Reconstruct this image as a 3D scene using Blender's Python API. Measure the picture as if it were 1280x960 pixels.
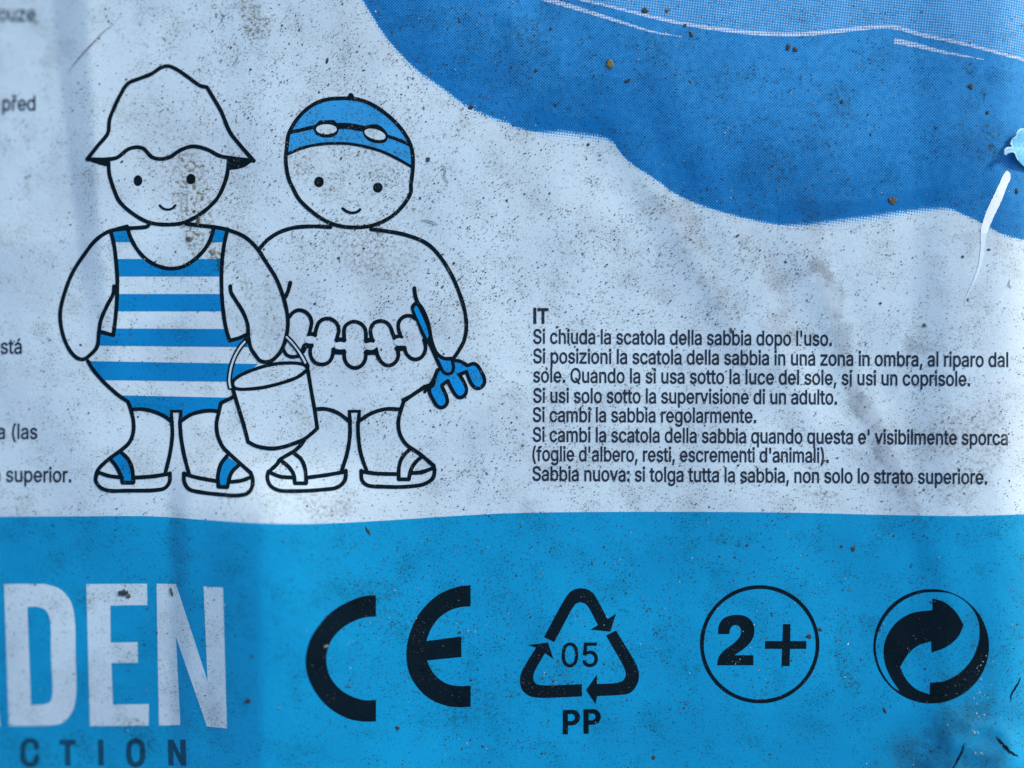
import bpy, bmesh, math, random, json
from mathutils import Vector, noise
from mathutils.geometry import tessellate_polygon

R = math.radians
scn = bpy.context.scene
for o in list(bpy.data.objects):
    bpy.data.objects.remove(o)
C = scn.collection

# ------------------------------------------------------------------ camera, sky, sun, exposure
S = 0.00014            # metres per photo pixel: the part of the label in view is about 18 cm wide
D = 0.30               # lens to label
cam = bpy.data.cameras.new('camera')
cam.sensor_width = 36
cam.lens = 36 * D / (1280 * S)
cam.clip_start = 0.01
cam.clip_end = 50
cam.dof.use_dof = True
cam.dof.focus_distance = D
cam.dof.aperture_fstop = 1.15
camo = bpy.data.objects.new('camera', cam)
camo.location = (0, 0, D)
C.objects.link(camo)
scn.camera = camo

SUN_AZ = R(48)         # clockwise from +Y (the top of the picture)
SUN_EL = R(22)
w = bpy.data.worlds.new('World')
scn.world = w
w.use_nodes = True
nt = w.node_tree
nt.nodes.clear()
sky = nt.nodes.new('ShaderNodeTexSky')
sky.sky_type = 'NISHITA'
sky.sun_disc = False
sky.sun_elevation = SUN_EL
sky.sun_rotation = SUN_AZ
sky.air_density = 1.0
sky.dust_density = 1.0
sky.ozone_density = 1.0
bg = nt.nodes.new('ShaderNodeBackground')
bg.inputs[1].default_value = 0.10
wo = nt.nodes.new('ShaderNodeOutputWorld')
nt.links.new(sky.outputs[0], bg.inputs[0])
nt.links.new(bg.outputs[0], wo.inputs[0])
sl = bpy.data.lights.new('sun', 'SUN')
sl.energy = 1.5
sl.angle = R(10)
sl.color = (1.0, 0.97, 0.93)
so = bpy.data.objects.new('sun', sl)
sd = Vector((math.sin(SUN_AZ) * math.cos(SUN_EL), math.cos(SUN_AZ) * math.cos(SUN_EL), math.sin(SUN_EL)))
so.rotation_euler = sd.to_track_quat('Z', 'Y').to_euler()
so.location = sd * 2
C.objects.link(so)
scn.view_settings.view_transform = 'Standard'
scn.view_settings.look = 'None'
scn.view_settings.gamma = 1
scn.view_settings.exposure = 1.40

# ------------------------------------------------------------------ the shape of the label
def sst(a, b, x):
    t = max(0.0, min(1.0, (x - a) / (b - a)))
    return t * t * (3 - 2 * t)

def soft(a, b, x, r=4.0):
    """linear ramp 0..1 from a to b with rounded corners"""
    def sp(t):
        if t <= -r: return 0.0
        if t >= r: return t
        return (t + r) ** 2 / (4 * r)
    return (sp(x - a) - sp(x - b)) / (b - a)

def valley(x, y, x0, y0, x1, y1, wid, amp, side=0.0):
    dx, dy = x1 - x0, y1 - y0
    L = math.hypot(dx, dy)
    dx /= L; dy /= L
    u = (x - x0) * dx + (y - y0) * dy
    v = (x - x0) * dy - (y - y0) * dx
    k = sst(-60, 40, u) * (1 - sst(L - 40, L + 60, u))
    if k <= 0: return 0.0
    return k * amp * (math.exp(-(v / wid) ** 2))

def H(x, y):
    """height of the label in photo pixels; x right, y down, as in the photo"""
    h = 0.0
    if x < 430:
        t = (430 - x) / 430
        h -= 17 * t * t
    tx = max(0.0, (330 - x) / 330)
    h -= 30 * tx * max(0.0, (300 - y) / 300)
    h -= 14 * tx * max(0.0, (y - 640) / 320)
    # flat crease down the left
    k = 1 - sst(200, 470, y)
    a = 57 + 0.125 * y
    b = 103 + 0.07 * y
    h += k * 7.5 * (soft(a, b, x, 2.5) - soft(b, b + 170, x, 3))
    # crease crossing the blue band
    k = sst(560, 660, y)
    h += k * 21.0 * (soft(212, 330, x, 5) - soft(330, 560, x, 40))
    k = sst(540, 620, y)
    h += k * 1.6 * (soft(212, 236, x) - soft(236, 260, x))
    # ridge and rolled edge on the right
    h += 5.0 * (sst(1135, 1190, x) - sst(1195, 1290, x))
    t = x - 1238
    if t > 0:
        h -= 0.0048 * t * t if t < 55 else 0.0048 * 55 * 55 + 0.528 * (t - 55)
    # soft dents running down to the right
    h += valley(x, y, 770, 150, 930, 430, 24, 2.8)
    h += valley(x, y, 905, 280, 1010, 520, 26, 2.6)
    h += valley(x, y, 1010, 330, 1180, 720, 20, 2.0)
    h += valley(x, y, 815, 60, 905, 260, 30, 2.4)
    h += valley(x, y, 120, 320, 150, 480, 20, 1.2)
    # general unevenness
    h += 8.5 * noise.noise(Vector((x / 230, y / 260, 3.1)))
    h += 1.3 * noise.noise(Vector((x / 80, y / 95, 7.7)))
    h += 0.20 * noise.noise(Vector((x / 26, y / 26, 1.3)))
    k = sst(1105, 1200, x) * sst(860, 935, y)
    if k > 0:
        nn = noise.noise(Vector((x / 60 + y / 130, y / 60 - x / 150, 5.0)))
        h += k * 13 * (0.5 - math.sqrt(nn * nn + .012))
    return h

_hc = {}
def P(px, py, off=0.0):
    """the point of the label that the photo shows at pixel (px, py), raised by off pixels"""
    key = (round(px, 2), round(py, 2))
    g = _hc.get(key)
    if g is None:
        x, y = px, py
        for _ in range(2):
            z = H(x, y) * S
            f = (D - z) / D
            x = 640 + (px - 640) * f
            y = 480 + (py - 480) * f
        g = (x, y, H(x, y))
        _hc[key] = g
    return Vector(((g[0] - 640) * S, (480 - g[1]) * S, (g[2] + off) * S))

# ------------------------------------------------------------------ materials
def new_mat(name):
    m = bpy.data.materials.new(name)
    m.use_nodes = True
    m.node_tree.nodes.clear()
    return m, m.node_tree

def N(t, kind, **kw):
    n = t.nodes.new(kind)
    for k, v in kw.items():
        setattr(n, k, v)
    return n

def math_node(t, op, a, b=None, clamp=False):
    n = N(t, 'ShaderNodeMath', operation=op, use_clamp=clamp)
    for i, v in enumerate((a, b)):
        if v is None: continue
        if isinstance(v, (int, float)): n.inputs[i].default_value = v
        else: t.links.new(v, n.inputs[i])
    return n.outputs[0]

def noise_node(t, vec, scale, detail=2.0, rough=0.5):
    n = N(t, 'ShaderNodeTexNoise')
    n.inputs['Scale'].default_value = scale
    n.inputs['Detail'].default_value = detail
    n.inputs['Roughness'].default_value = rough
    t.links.new(vec, n.inputs['Vector'])
    return n.outputs[0]

def map_range(t, v, a, b, c=0.0, d=1.0, smooth=True):
    n = N(t, 'ShaderNodeMapRange')
    if smooth: n.interpolation_type = 'SMOOTHSTEP'
    t.links.new(v, n.inputs[0])
    for i, x in enumerate((a, b, c, d)):
        n.inputs[i + 1].default_value = x
    return n.outputs[0]

def mix(t, fac, a, b, blend='MIX'):
    n = N(t, 'ShaderNodeMix', data_type='RGBA', blend_type=blend)
    for i, v in ((0, fac), (6, a), (7, b)):
        if isinstance(v, (int, float)): n.inputs[i].default_value = v
        elif isinstance(v, tuple): n.inputs[i].default_value = v if len(v) == 4 else (*v, 1)
        else: t.links.new(v, n.inputs[i])
    return n.outputs[2]

# stains and smears with a shape of their own, GREY also with painted fold shade: (x0, y0, x1, y1, half width, strength)
BROWN = [(232, 200, 248, 285, 24, .95), (234, 285, 244, 308, 13, 1), (258, 303, 274, 328, 12, 1), (205, 150, 235, 195, 18, .3), (330, 330, 345, 470, 14, .35), (300, 345, 316, 375, 10, .5),
         (215, 215, 270, 250, 34, .35), (445, 300, 490, 325, 34, .5), (305, 6, 322, 34, 18, .9),
         (1150, 560, 1240, 520, 26, .5), (1190, 610, 1250, 560, 22, .45), (375, 625, 430, 635, 18, .4),
         (1020, 617, 1045, 622, 7, .8), (892, 676, 918, 675, 7, .8), (1055, 838, 1068, 862, 12, .7),
         (1234, 160, 1242, 195, 8, .7), (1210, 78, 1213, 92, 6, .8), (1048, 110, 1056, 150, 12, .5),
         (960, 190, 985, 220, 16, .5), (372, 500, 384, 540, 10, .5), (812, 50, 830, 75, 14, .4),
         (655, 35, 668, 60, 18, .4), (420, 180, 480, 200, 30, .35), (560, 385, 590, 410, 20, .3),
         (555, 895, 620, 870, 26, .35), (440, 740, 520, 780, 30, .25), (525, 810, 540, 835, 12, .5),
         (95, 740, 105, 760, 10, .4), (150, 905, 185, 935, 16, .6), (10, 945, 60, 955, 22, .5),
         (660, 850, 680, 880, 14, .3), (390, 210, 480, 240, 40, .25), (90, 930, 110, 950, 14, .5)]
GREY = [(1020, 330, 1046, 392, 15, 1), (1062, 478, 1098, 542, 14, 1), (1088, 545, 1132, 602, 11, .9),  # grey smears and corner dirt, plus shade painted in along the folds
        (1120, 590, 1150, 648, 11, .7), (1045, 395, 1068, 470, 14, .5), (835, 240, 905, 380, 24, .5),
        (935, 285, 990, 430, 22, .55), (800, 215, 850, 300, 22, .3), (1005, 250, 1020, 330, 16, .4),
        (1150, 965, 1245, 890, 34, .9), (1195, 900, 1240, 985, 38, .8), (1135, 955, 1225, 905, 48, .9), (1185, 855, 1212, 900, 26, .7), (1215, 760, 1232, 850, 10, .5), (1225, 790, 1240, 870, 12, .5),
        (1178, 435, 1135, 432, 7, .7), (255, 865, 275, 905, 16, .5), (1200, 140, 1235, 230, 24, .35),
        (600, 40, 700, 110, 40, .25), (215, 600, 228, 720, 12, .25)]
PALE = [(1108, 512, 1140, 480, 3.5, .7), (1232, 512, 1246, 470, 9, .6), (1236, 410, 1256, 365, 5, .5),
        (1040, 378, 1038, 390, 4, .5), (1262, 620, 1266, 500, 9, .3), (1262, 60, 1268, 20, 5, .1)]

def make_grime_shade():
    g = bpy.data.node_groups.new('grime_fold_shade', 'ShaderNodeTree')
    g.interface.new_socket('Color', in_out='INPUT', socket_type='NodeSocketColor')
    g.interface.new_socket('Color', in_out='OUTPUT', socket_type='NodeSocketColor')
    g.interface.new_socket('Mask', in_out='OUTPUT', socket_type='NodeSocketFloat')
    gi = N(g, 'NodeGroupInput')
    go = N(g, 'NodeGroupOutput')
    geo = N(g, 'ShaderNodeNewGeometry')
    sc = N(g, 'ShaderNodeVectorMath', operation='SCALE')
    sc.inputs['Scale'].default_value = 1 / S
    g.links.new(geo.outputs['Position'], sc.inputs[0])
    flat = N(g, 'ShaderNodeVectorMath', operation='MULTIPLY')
    flat.inputs[1].default_value = (1, 1, 0)
    g.links.new(sc.outputs[0], flat.inputs[0])
    pos = flat.outputs[0]
    # wobbling position so that stain and painted shade outlines are ragged
    wn = N(g, 'ShaderNodeTexNoise')
    wn.inputs['Scale'].default_value = 1 / 14
    wn.inputs['Detail'].default_value = 4
    g.links.new(pos, wn.inputs['Vector'])
    sub = N(g, 'ShaderNodeVectorMath', operation='SUBTRACT')
    g.links.new(wn.outputs['Color'], sub.inputs[0])
    sub.inputs[1].default_value = (.5, .5, .5)
    mul = N(g, 'ShaderNodeVectorMath', operation='MULTIPLY')
    g.links.new(sub.outputs[0], mul.inputs[0])
    mul.inputs[1].default_value = (34, 34, 0)
    add = N(g, 'ShaderNodeVectorMath', operation='ADD')
    g.links.new(pos, add.inputs[0])
    g.links.new(mul.outputs[0], add.inputs[1])
    wob = add.outputs[0]

    def blobs(lst, vec):
        tot = None
        for (x0, y0, x1, y1, hw, st) in lst:
            L = math.hypot(x1 - x0, y1 - y0) / 2
            mp = N(g, 'ShaderNodeMapping', vector_type='TEXTURE')
            mp.inputs['Location'].default_value = ((x0 + x1) / 2 - 640, 480 - (y0 + y1) / 2, 0)
            mp.inputs['Rotation'].default_value = (0, 0, math.atan2(-(y1 - y0), x1 - x0))
            mp.inputs['Scale'].default_value = (L + hw, hw, 1)
            g.links.new(vec, mp.inputs['Vector'])
            ln = N(g, 'ShaderNodeVectorMath', operation='LENGTH')
            g.links.new(mp.outputs[0], ln.inputs[0])
            v = map_range(g, ln.outputs['Value'], 1.3, 0.55, 0, st)
            tot = v if tot is None else math_node(g, 'MAXIMUM', tot, v)
        return tot
    fine = noise_node(g, pos, 1 / 5, 3, .6)
    mid = noise_node(g, pos, 1 / 40, 4, .6)
    big = noise_node(g, pos, 1 / 170, 3, .55)
    tiny = noise_node(g, pos, 1 / 2.2, 1, .5)
    col = gi.outputs[0]
    # large faint mottling of the old film
    col = mix(g, map_range(g, big, .40, .68, 0, .5), col, (.74, .72, .76), 'MULTIPLY')
    col = mix(g, map_range(g, mid, .48, .75, 0, .5), col, (.68, .68, .66), 'MULTIPLY')
    # dust film: fine dark stipple in patches
    st = math_node(g, 'MULTIPLY', map_range(g, tiny, .54, .72), map_range(g, mid, .38, .66, .22, .9))
    col = mix(g, math_node(g, 'MULTIPLY', st, .80), col, (.24, .21, .175), 'MULTIPLY')
    st2 = math_node(g, 'MULTIPLY', map_range(g, fine, .60, .72), map_range(g, mid, .35, .62, .15, .95))
    col = mix(g, math_node(g, 'MULTIPLY', st2, .80), col, (.28, .24, .19), 'MULTIPLY')
    gm = math_node(g, 'MULTIPLY', blobs(GREY, wob), map_range(g, mid, .36, .62, .35, 1.0))
    col = mix(g, math_node(g, 'MULTIPLY', gm, .8), col, (.52, .48, .48), 'MULTIPLY')
    bm = math_node(g, 'MULTIPLY', blobs(BROWN, wob), map_range(g, fine, .44, .62, .12, 1.0))
    col = mix(g, math_node(g, 'MULTIPLY', bm, .92), col, (.36, .29, .20), 'MULTIPLY')
    pm = math_node(g, 'MULTIPLY', blobs(PALE, wob), map_range(g, fine, .3, .6, .5, 1.0))
    col = mix(g, math_node(g, 'MULTIPLY', pm, .6), col, (.55, .62, .68))
    g.links.new(col, go.inputs[0])
    g.links.new(math_node(g, 'MAXIMUM', bm, gm), go.inputs[1])
    return g
GRIME_SHADE = make_grime_shade()

def finish(m, t, col, rough=.40, spec=.14, bump=.35):
    gr = N(t, 'ShaderNodeGroup')
    gr.node_tree = GRIME_SHADE
    if isinstance(col, tuple): gr.inputs[0].default_value = (*col, 1)
    else: t.links.new(col, gr.inputs[0])
    b = N(t, 'ShaderNodeBsdfPrincipled')
    t.links.new(gr.outputs[0], b.inputs['Base Color'])
    t.links.new(map_range(t, gr.outputs[1], 0, 1, rough, .7), b.inputs['Roughness'])
    b.inputs['Specular IOR Level'].default_value = spec
    geo = N(t, 'ShaderNodeNewGeometry')
    n1 = noise_node(t, geo.outputs['Position'], 1 / (7 * S), 3, .55)
    bp = N(t, 'ShaderNodeBump')
    bp.inputs['Strength'].default_value = bump
    bp.inputs['Distance'].default_value = .8 * S
    t.links.new(n1, bp.inputs['Height'])
    t.links.new(bp.outputs[0], b.inputs['Normal'])
    o = N(t, 'ShaderNodeOutputMaterial')
    t.links.new(b.outputs[0], o.inputs[0])
    return m

def ink(name, col, rough=.40, spec=.14):
    m, t = new_mat(name)
    return finish(m, t, col, rough, spec)

M = {}
FILM = (.485, .595, .65)
M['film'] = ink('white film', FILM)
M['white'] = ink('white print', FILM)
M['black'] = ink('black ink', (.003, .010, .016), .45, .04)
M['text'] = ink('dark text ink', (.016, .026, .042), .45, .1)
M['teal'] = ink('dark teal ink', (.006, .06, .11), .45, .1)
M['band'] = ink('cyan blue ink', (.003, .25, .47), .34, .2)
M['mid'] = ink('mid blue ink', (.002, .185, .44))
M['rake'] = ink('bright blue ink', (.004, .23, .56))
M['cap'] = ink('light blue ink', (.03, .28, .58))

def halftone_mat():
    m, t = new_mat('halftone blue ink')
    geo = N(t, 'ShaderNodeNewGeometry')
    sc = N(t, 'ShaderNodeVectorMath', operation='SCALE')
    sc.inputs['Scale'].default_value = 1 / S
    t.links.new(geo.outputs['Position'], sc.inputs[0])
    def screen(ang, pitch):
        mp = N(t, 'ShaderNodeMapping')
        mp.inputs['Rotation'].default_value = (0, 0, R(ang))
        t.links.new(sc.outputs[0], mp.inputs['Vector'])
        sp = N(t, 'ShaderNodeSeparateXYZ')
        t.links.new(mp.outputs[0], sp.inputs[0])
        k = 2 * math.pi / pitch
        a = math_node(t, 'SINE', math_node(t, 'MULTIPLY', sp.outputs[0], k))
        b = math_node(t, 'SINE', math_node(t, 'MULTIPLY', sp.outputs[1], k))
        return math_node(t, 'MULTIPLY', math_node(t, 'ADD', a, b), .5)
    at = N(t, 'ShaderNodeAttribute', attribute_name='tone')
    au = N(t, 'ShaderNodeAttribute', attribute_name='under')
    d1 = screen(7, 3.3)
    d2 = screen(48, 2.7)
    worn = noise_node(t, sc.outputs[0], 1 / 9, 4, .65)
    tone = math_node(t, 'ADD', at.outputs['Fac'], map_range(t, worn, .3, .7, -.10, .10))
    def cover(v, d):
        return map_range(t, math_node(t, 'ADD', math_node(t, 'MULTIPLY', d, .42), v), .28, .72)
    under = cover(au.outputs['Fac'], d1)
    deep = cover(tone, d2)
    c = mix(t, under, FILM, (.035, .27, .57))
    c = mix(t, deep, c, (.004, .125, .34))
    return finish(m, t, c, .38, .14)
M['cloud'] = halftone_mat()

def line_mat():
    m, t = new_mat('screened white ink')
    geo = N(t, 'ShaderNodeNewGeometry')
    w_ = N(t, 'ShaderNodeTexWave')
    sc = N(t, 'ShaderNodeVectorMath', operation='SCALE')
    sc.inputs['Scale'].default_value = 1 / S
    t.links.new(geo.outputs['Position'], sc.inputs[0])
    sp = N(t, 'ShaderNodeSeparateXYZ')
    t.links.new(sc.outputs[0], sp.inputs[0])
    a = math_node(t, 'SINE', math_node(t, 'MULTIPLY', sp.outputs[0], 2 * math.pi / 3.5))
    b = math_node(t, 'SINE', math_node(t, 'MULTIPLY', sp.outputs[1], 2 * math.pi / 3.5))
    f = map_range(t, math_node(t, 'ADD', a, b), -1.0, .7, 0, .9)
    t.nodes.remove(w_)
    return finish(m, t, mix(t, f, (.66, .68, .70), (.07, .28, .60)))
M['line'] = line_mat()

def plain(name, col, rough=.8, var=.4):
    m, t = new_mat(name)
    geo = N(t, 'ShaderNodeNewGeometry')
    n1 = noise_node(t, geo.outputs['Position'], 1 / (4 * S), 3, .6)
    c = mix(t, map_range(t, n1, .3, .7), tuple(x * (1 - var) for x in col), tuple(min(1, x * (1 + var)) for x in col))
    b = N(t, 'ShaderNodeBsdfPrincipled')
    t.links.new(c, b.inputs['Base Color'])
    b.inputs['Roughness'].default_value = rough
    o = N(t, 'ShaderNodeOutputMaterial')
    t.links.new(b.outputs[0], o.inputs[0])
    return m
M['soot'] = plain('dark grit', (.022, .026, .030))
M['earth'] = plain('brown soil', (.075, .062, .045))
M['ochre'] = plain('ochre soil', (.16, .145, .11))
M['dust_glint'] = plain('grey dust', (.34, .42, .46))  # pale specks: dust, and painted glints in the lower right corner
M['moss'] = plain('green brown leaf', (.10, .085, .025))
M['scratch'] = plain('bare white plastic', (.66, .72, .76), .45, .06)
M['tail'] = plain('scuffed film', (.53, .645, .70), .5, .05)
M['flap'] = plain('pale torn film', (.085, .36, .56), .4, .22)
M['flapedge'] = plain('white torn edge', (.36, .56, .66), .5, .2)

# ------------------------------------------------------------------ mesh helpers: shapes are laid out flat in photo pixels, then draped
class Z:
    """coordinates read off an enlarged piece of the photo"""
    def __init__(s, ox, oy, k): s.o = (ox, oy, k)
    def __call__(s, *pts): return [(s.o[0] + x / s.o[2], s.o[1] + y / s.o[2]) for x, y in pts]

def smooth(pts, closed=False, step=2.5):
    """Catmull-Rom curve through the points"""
    n = len(pts)
    out = []
    rng = n if closed else n - 1
    for i in range(rng):
        if closed:
            p0, p1, p2, p3 = (pts[(i + j) % n] for j in (-1, 0, 1, 2))
        else:
            p1, p2 = pts[i], pts[i + 1]
            p0 = pts[i - 1] if i else (2 * p1[0] - p2[0], 2 * p1[1] - p2[1])
            p3 = pts[i + 2] if i + 2 < n else (2 * p2[0] - p1[0], 2 * p2[1] - p1[1])
        # centripetal knots keep the curve from overshooting
        def kn(a, b): return max(1e-4, math.hypot(b[0] - a[0], b[1] - a[1]) ** .5)
        t1 = kn(p0, p1); t2 = t1 + kn(p1, p2); t3 = t2 + kn(p2, p3)
        m = max(1, int(math.hypot(p2[0] - p1[0], p2[1] - p1[1]) / step))
        for j in range(m):
            t = t1 + (t2 - t1) * j / m
            q = []
            for c in (0, 1):
                a1 = (t1 - t) / t1 * p0[c] + t / t1 * p1[c]
                a2 = (t2 - t) / (t2 - t1) * p1[c] + (t - t1) / (t2 - t1) * p2[c]
                a3 = (t3 - t) / (t3 - t2) * p2[c] + (t - t2) / (t3 - t2) * p3[c]
                b1 = (t2 - t) / t2 * a1 + t / t2 * a2
                b2 = (t3 - t) / (t3 - t1) * a2 + (t - t1) / (t3 - t1) * a3
                q.append((t2 - t) / (t2 - t1) * b1 + (t - t1) / (t2 - t1) * b2)
            out.append(tuple(q))
    if not closed: out.append(pts[-1])
    return out

_lift = [0]
def lift(base):
    _lift[0] = (_lift[0] + 1) % 40
    return base + _lift[0] * .002

def ribbon(bm, pts, wid, off=.34, closed=False, smoothed=True, taper=None, jitter=.10):
    """an inked line of the given width with round ends"""
    z = lift(off)
    if smoothed: pts = smooth(pts, closed)
    n = len(pts)
    L, Rr = [], []
    for i, p in enumerate(pts):
        a = pts[(i - 1) % n] if closed or i else p
        b = pts[(i + 1) % n] if closed or i < n - 1 else p
        dx, dy = b[0] - a[0], b[1] - a[1]
        l = math.hypot(dx, dy) or 1
        hw = wid / 2
        if taper: hw *= taper(i / (n - 1))
        hw *= 1 + jitter * noise.noise(Vector((p[0] / 9, p[1] / 9, wid)))
        nx, ny = -dy / l * hw, dx / l * hw
        L.append(bm.verts.new((p[0] + nx, p[1] + ny, z)))
        Rr.append(bm.verts.new((p[0] - nx, p[1] - ny, z)))
    for i in range(n if closed else n - 1):
        j = (i + 1) % n
        try: bm.faces.new((L[i], L[j], Rr[j], Rr[i]))
        except ValueError: pass
    if not closed and not taper:
        for p, q, vs in ((pts[0], pts[1], (L[0], Rr[0])), (pts[-1], pts[-2], (Rr[-1], L[-1]))):
            ang = math.atan2(p[1] - q[1], p[0] - q[0])
            arc = [bm.verts.new((p[0] + wid / 2 * math.cos(ang + t), p[1] + wid / 2 * math.sin(ang + t), z))
                   for t in [math.pi / 2 * (-2 / 3 + 2 / 3 * k_) for k_ in range(3)]]
            c = bm.verts.new((p[0], p[1], z))
            d0 = math.hypot(vs[0].co.x - arc[0].co.x, vs[0].co.y - arc[0].co.y)
            d1 = math.hypot(vs[1].co.x - arc[0].co.x, vs[1].co.y - arc[0].co.y)
            ring = [vs[0]] + arc + [vs[1]] if d0 < d1 else [vs[1]] + arc + [vs[0]]
            for u, v in zip(ring, ring[1:]):
                bm.faces.new((c, u, v))

def fill(bm, loops, off=.20, fixed=False):
    """a filled shape; the first loop is the outline, the others are holes"""
    z = off if fixed else lift(off)
    loops = [[Vector((x, y, 0)) for x, y in l] for l in loops]
    flat = [v for l in loops for v in l]
    vs = [bm.verts.new((v.x, v.y, z)) for v in flat]
    for tri in tessellate_polygon(loops):
        try: bm.faces.new([vs[i] for i in tri])
        except ValueError: pass

def ellipse(cx, cy, rx, ry, rot=0, n=40):
    c, s = math.cos(R(rot)), math.sin(R(rot))
    return [(cx + rx * math.cos(t) * c - ry * math.sin(t) * s, cy + rx * math.cos(t) * s + ry * math.sin(t) * c)
            for t in [2 * math.pi * i / n for i in range(n)]]

def cut_grid(bm, g=10.0):
    xs = [v.co.x for v in bm.verts]; ys = [v.co.y for v in bm.verts]
    for ax, lo, hi in ((0, min(xs), max(xs)), (1, min(ys), max(ys))):
        k = math.ceil(lo / g) * g
        while k < hi:
            co = [0, 0, 0]; co[ax] = k
            no = [0, 0, 0]; no[ax] = 1
            bmesh.ops.bisect_plane(bm, geom=bm.verts[:] + bm.edges[:] + bm.faces[:], dist=1e-5, plane_co=co, plane_no=no)
            k += g

def drape(name, bm, mat, parent=None, grid=5.0, mats=None, smooth_shade=True):
    if grid: cut_grid(bm, grid)
    for v in bm.verts:
        v.co = P(v.co.x, v.co.y, v.co.z)
    bm.normal_update()
    flip = [f for f in bm.faces if f.normal.z < 0]
    if flip: bmesh.ops.reverse_faces(bm, faces=flip)
    me = bpy.data.meshes.new(name)
    bm.to_mesh(me)
    bm.free()
    for x in (mats or [mat]): me.materials.append(x)
    if smooth_shade:
        me.polygons.foreach_set('use_smooth', [True] * len(me.polygons))
    o = bpy.data.objects.new(name, me)
    C.objects.link(o)
    if parent: o.parent = parent
    return o

def part(name, mat, parent, lines=(), fills=(), label=None, off_l=.34, off_f=.20, grid=5.0):
    """lines: (points, width[, closed]); fills: list of loops"""
    bm = bmesh.new()
    for f in fills: fill(bm, f, off_f)
    for l in lines: ribbon(bm, l[0], l[1], off_l, *(l[2:] or ()))
    o = drape(name, bm, mat, parent, grid)
    if label: o['label'] = label
    return o

# ------------------------------------------------------------------ the label itself
X0, X1, Y0, Y1 = -150, 1400, -150, 1110
def axis(a, b, i0, i1, fine=4, coarse=10):
    r = [i0]
    k = i0
    while k > a: k -= coarse; r.insert(0, k)
    k = i0
    while k < i1: k += fine; r.append(k)
    while k < b: k += coarse; r.append(k)
    return r
bm = bmesh.new()
gx, gy = axis(X0, X1, -20, 1300), axis(Y0, Y1, -20, 980)
rows = [[bm.verts.new((x, y, 0)) for x in gx] for y in gy]
for j in range(len(gy) - 1):
    for i in range(len(gx) - 1):
        bm.faces.new((rows[j][i], rows[j][i + 1], rows[j + 1][i + 1], rows[j + 1][i]))
edge = rows[0] + [r[-1] for r in rows[1:]] + rows[-1][-2::-1] + [r[0] for r in rows[-2:0:-1]]
low = [bm.verts.new((v.co.x, v.co.y, -4.0)) for v in edge]
for i in range(len(edge)):
    j = (i + 1) % len(edge)
    bm.faces.new((edge[j], edge[i], low[i], low[j]))
label = drape('printed_label', bm, M['film'], None, 0)
label['label'] = 'weathered blue and white printed plastic label covered in dirt specks'
label['category'] = 'label'

# blue band along the bottom
BAND = [(-160, 646), (0, 646), (85, 645.5), (190, 645.5), (250, 649.5), (320, 654), (385, 655), (440, 653), (500, 649.5), (560, 645.5),
        (640, 641.5), (740, 640), (900, 640), (1000, 641), (1100, 643.5), (1200, 645), (1250, 644), (1410, 636)]
def on_curve(c, x):
    for (a, b), (d, e) in zip(c, c[1:]):
        if a <= x <= d: return b + (e - b) * (x - a) / (d - a)
    return c[0][1] if x < c[0][0] else c[-1][1]
bs = smooth(BAND, step=4)
def columns(xs, top, bottom, off, step=4):
    bm = bmesh.new()
    prev = None
    for x in xs:
        a, b = top(x), bottom(x)
        n = max(1, int(abs(550) / step))
        n = NROW[0]
        col = [bm.verts.new((x, a + (b - a) * (k / n), off)) for k in range(n + 1)]
        if prev:
            for k in range(n): bm.faces.new((prev[k], col[k], col[k + 1], prev[k + 1]))
        prev = col
    return bm
NROW = [110]
bm = columns([x for x in axis(X0, X1, -20, 1300)], lambda x: on_curve(bs, x), lambda x: Y1, .16)
blue_band = drape('blue_band', bm, M['band'], label, 0)

# big blue scalloped shape at the top
CL = [(440, -150), (445, -60), (451, 0), (459, 15), (470, 33), (482.5, 52), (500, 72), (520, 92), (535, 103), (560, 121), (582, 137), (607, 149),
      (640, 161), (665, 168), (695, 177), (735, 183), (760, 182.5), (767.5, 186), (780, 200), (800, 215), (820, 228), (840, 243), (860, 253),
      (880, 261), (905, 269), (935, 277), (960, 282), (1010, 287), (1055, 287), (1090, 284), (1120, 279), (1150, 272), (1175, 267), (1189, 266),
      (1205, 272), (1225, 281), (1255, 297), (1280, 303), (1340, 322), (1410, 340)]
cs = smooth(CL, step=3)
LINE_A = [(700, -8), (727, 0), (752, 5.5), (790, 15), (827, 24), (865, 31.5), (902, 37), (960, 42.5), (1000, 43), (1035, 40), (1072, 36), (1102, 33.5),
          (1122, 35), (1150, 43), (1185, 50.5), (1222, 59), (1255, 68), (1280, 75), (1330, 92), (1400, 120)]
ca = smooth(LINE_A, step=3)
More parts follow.
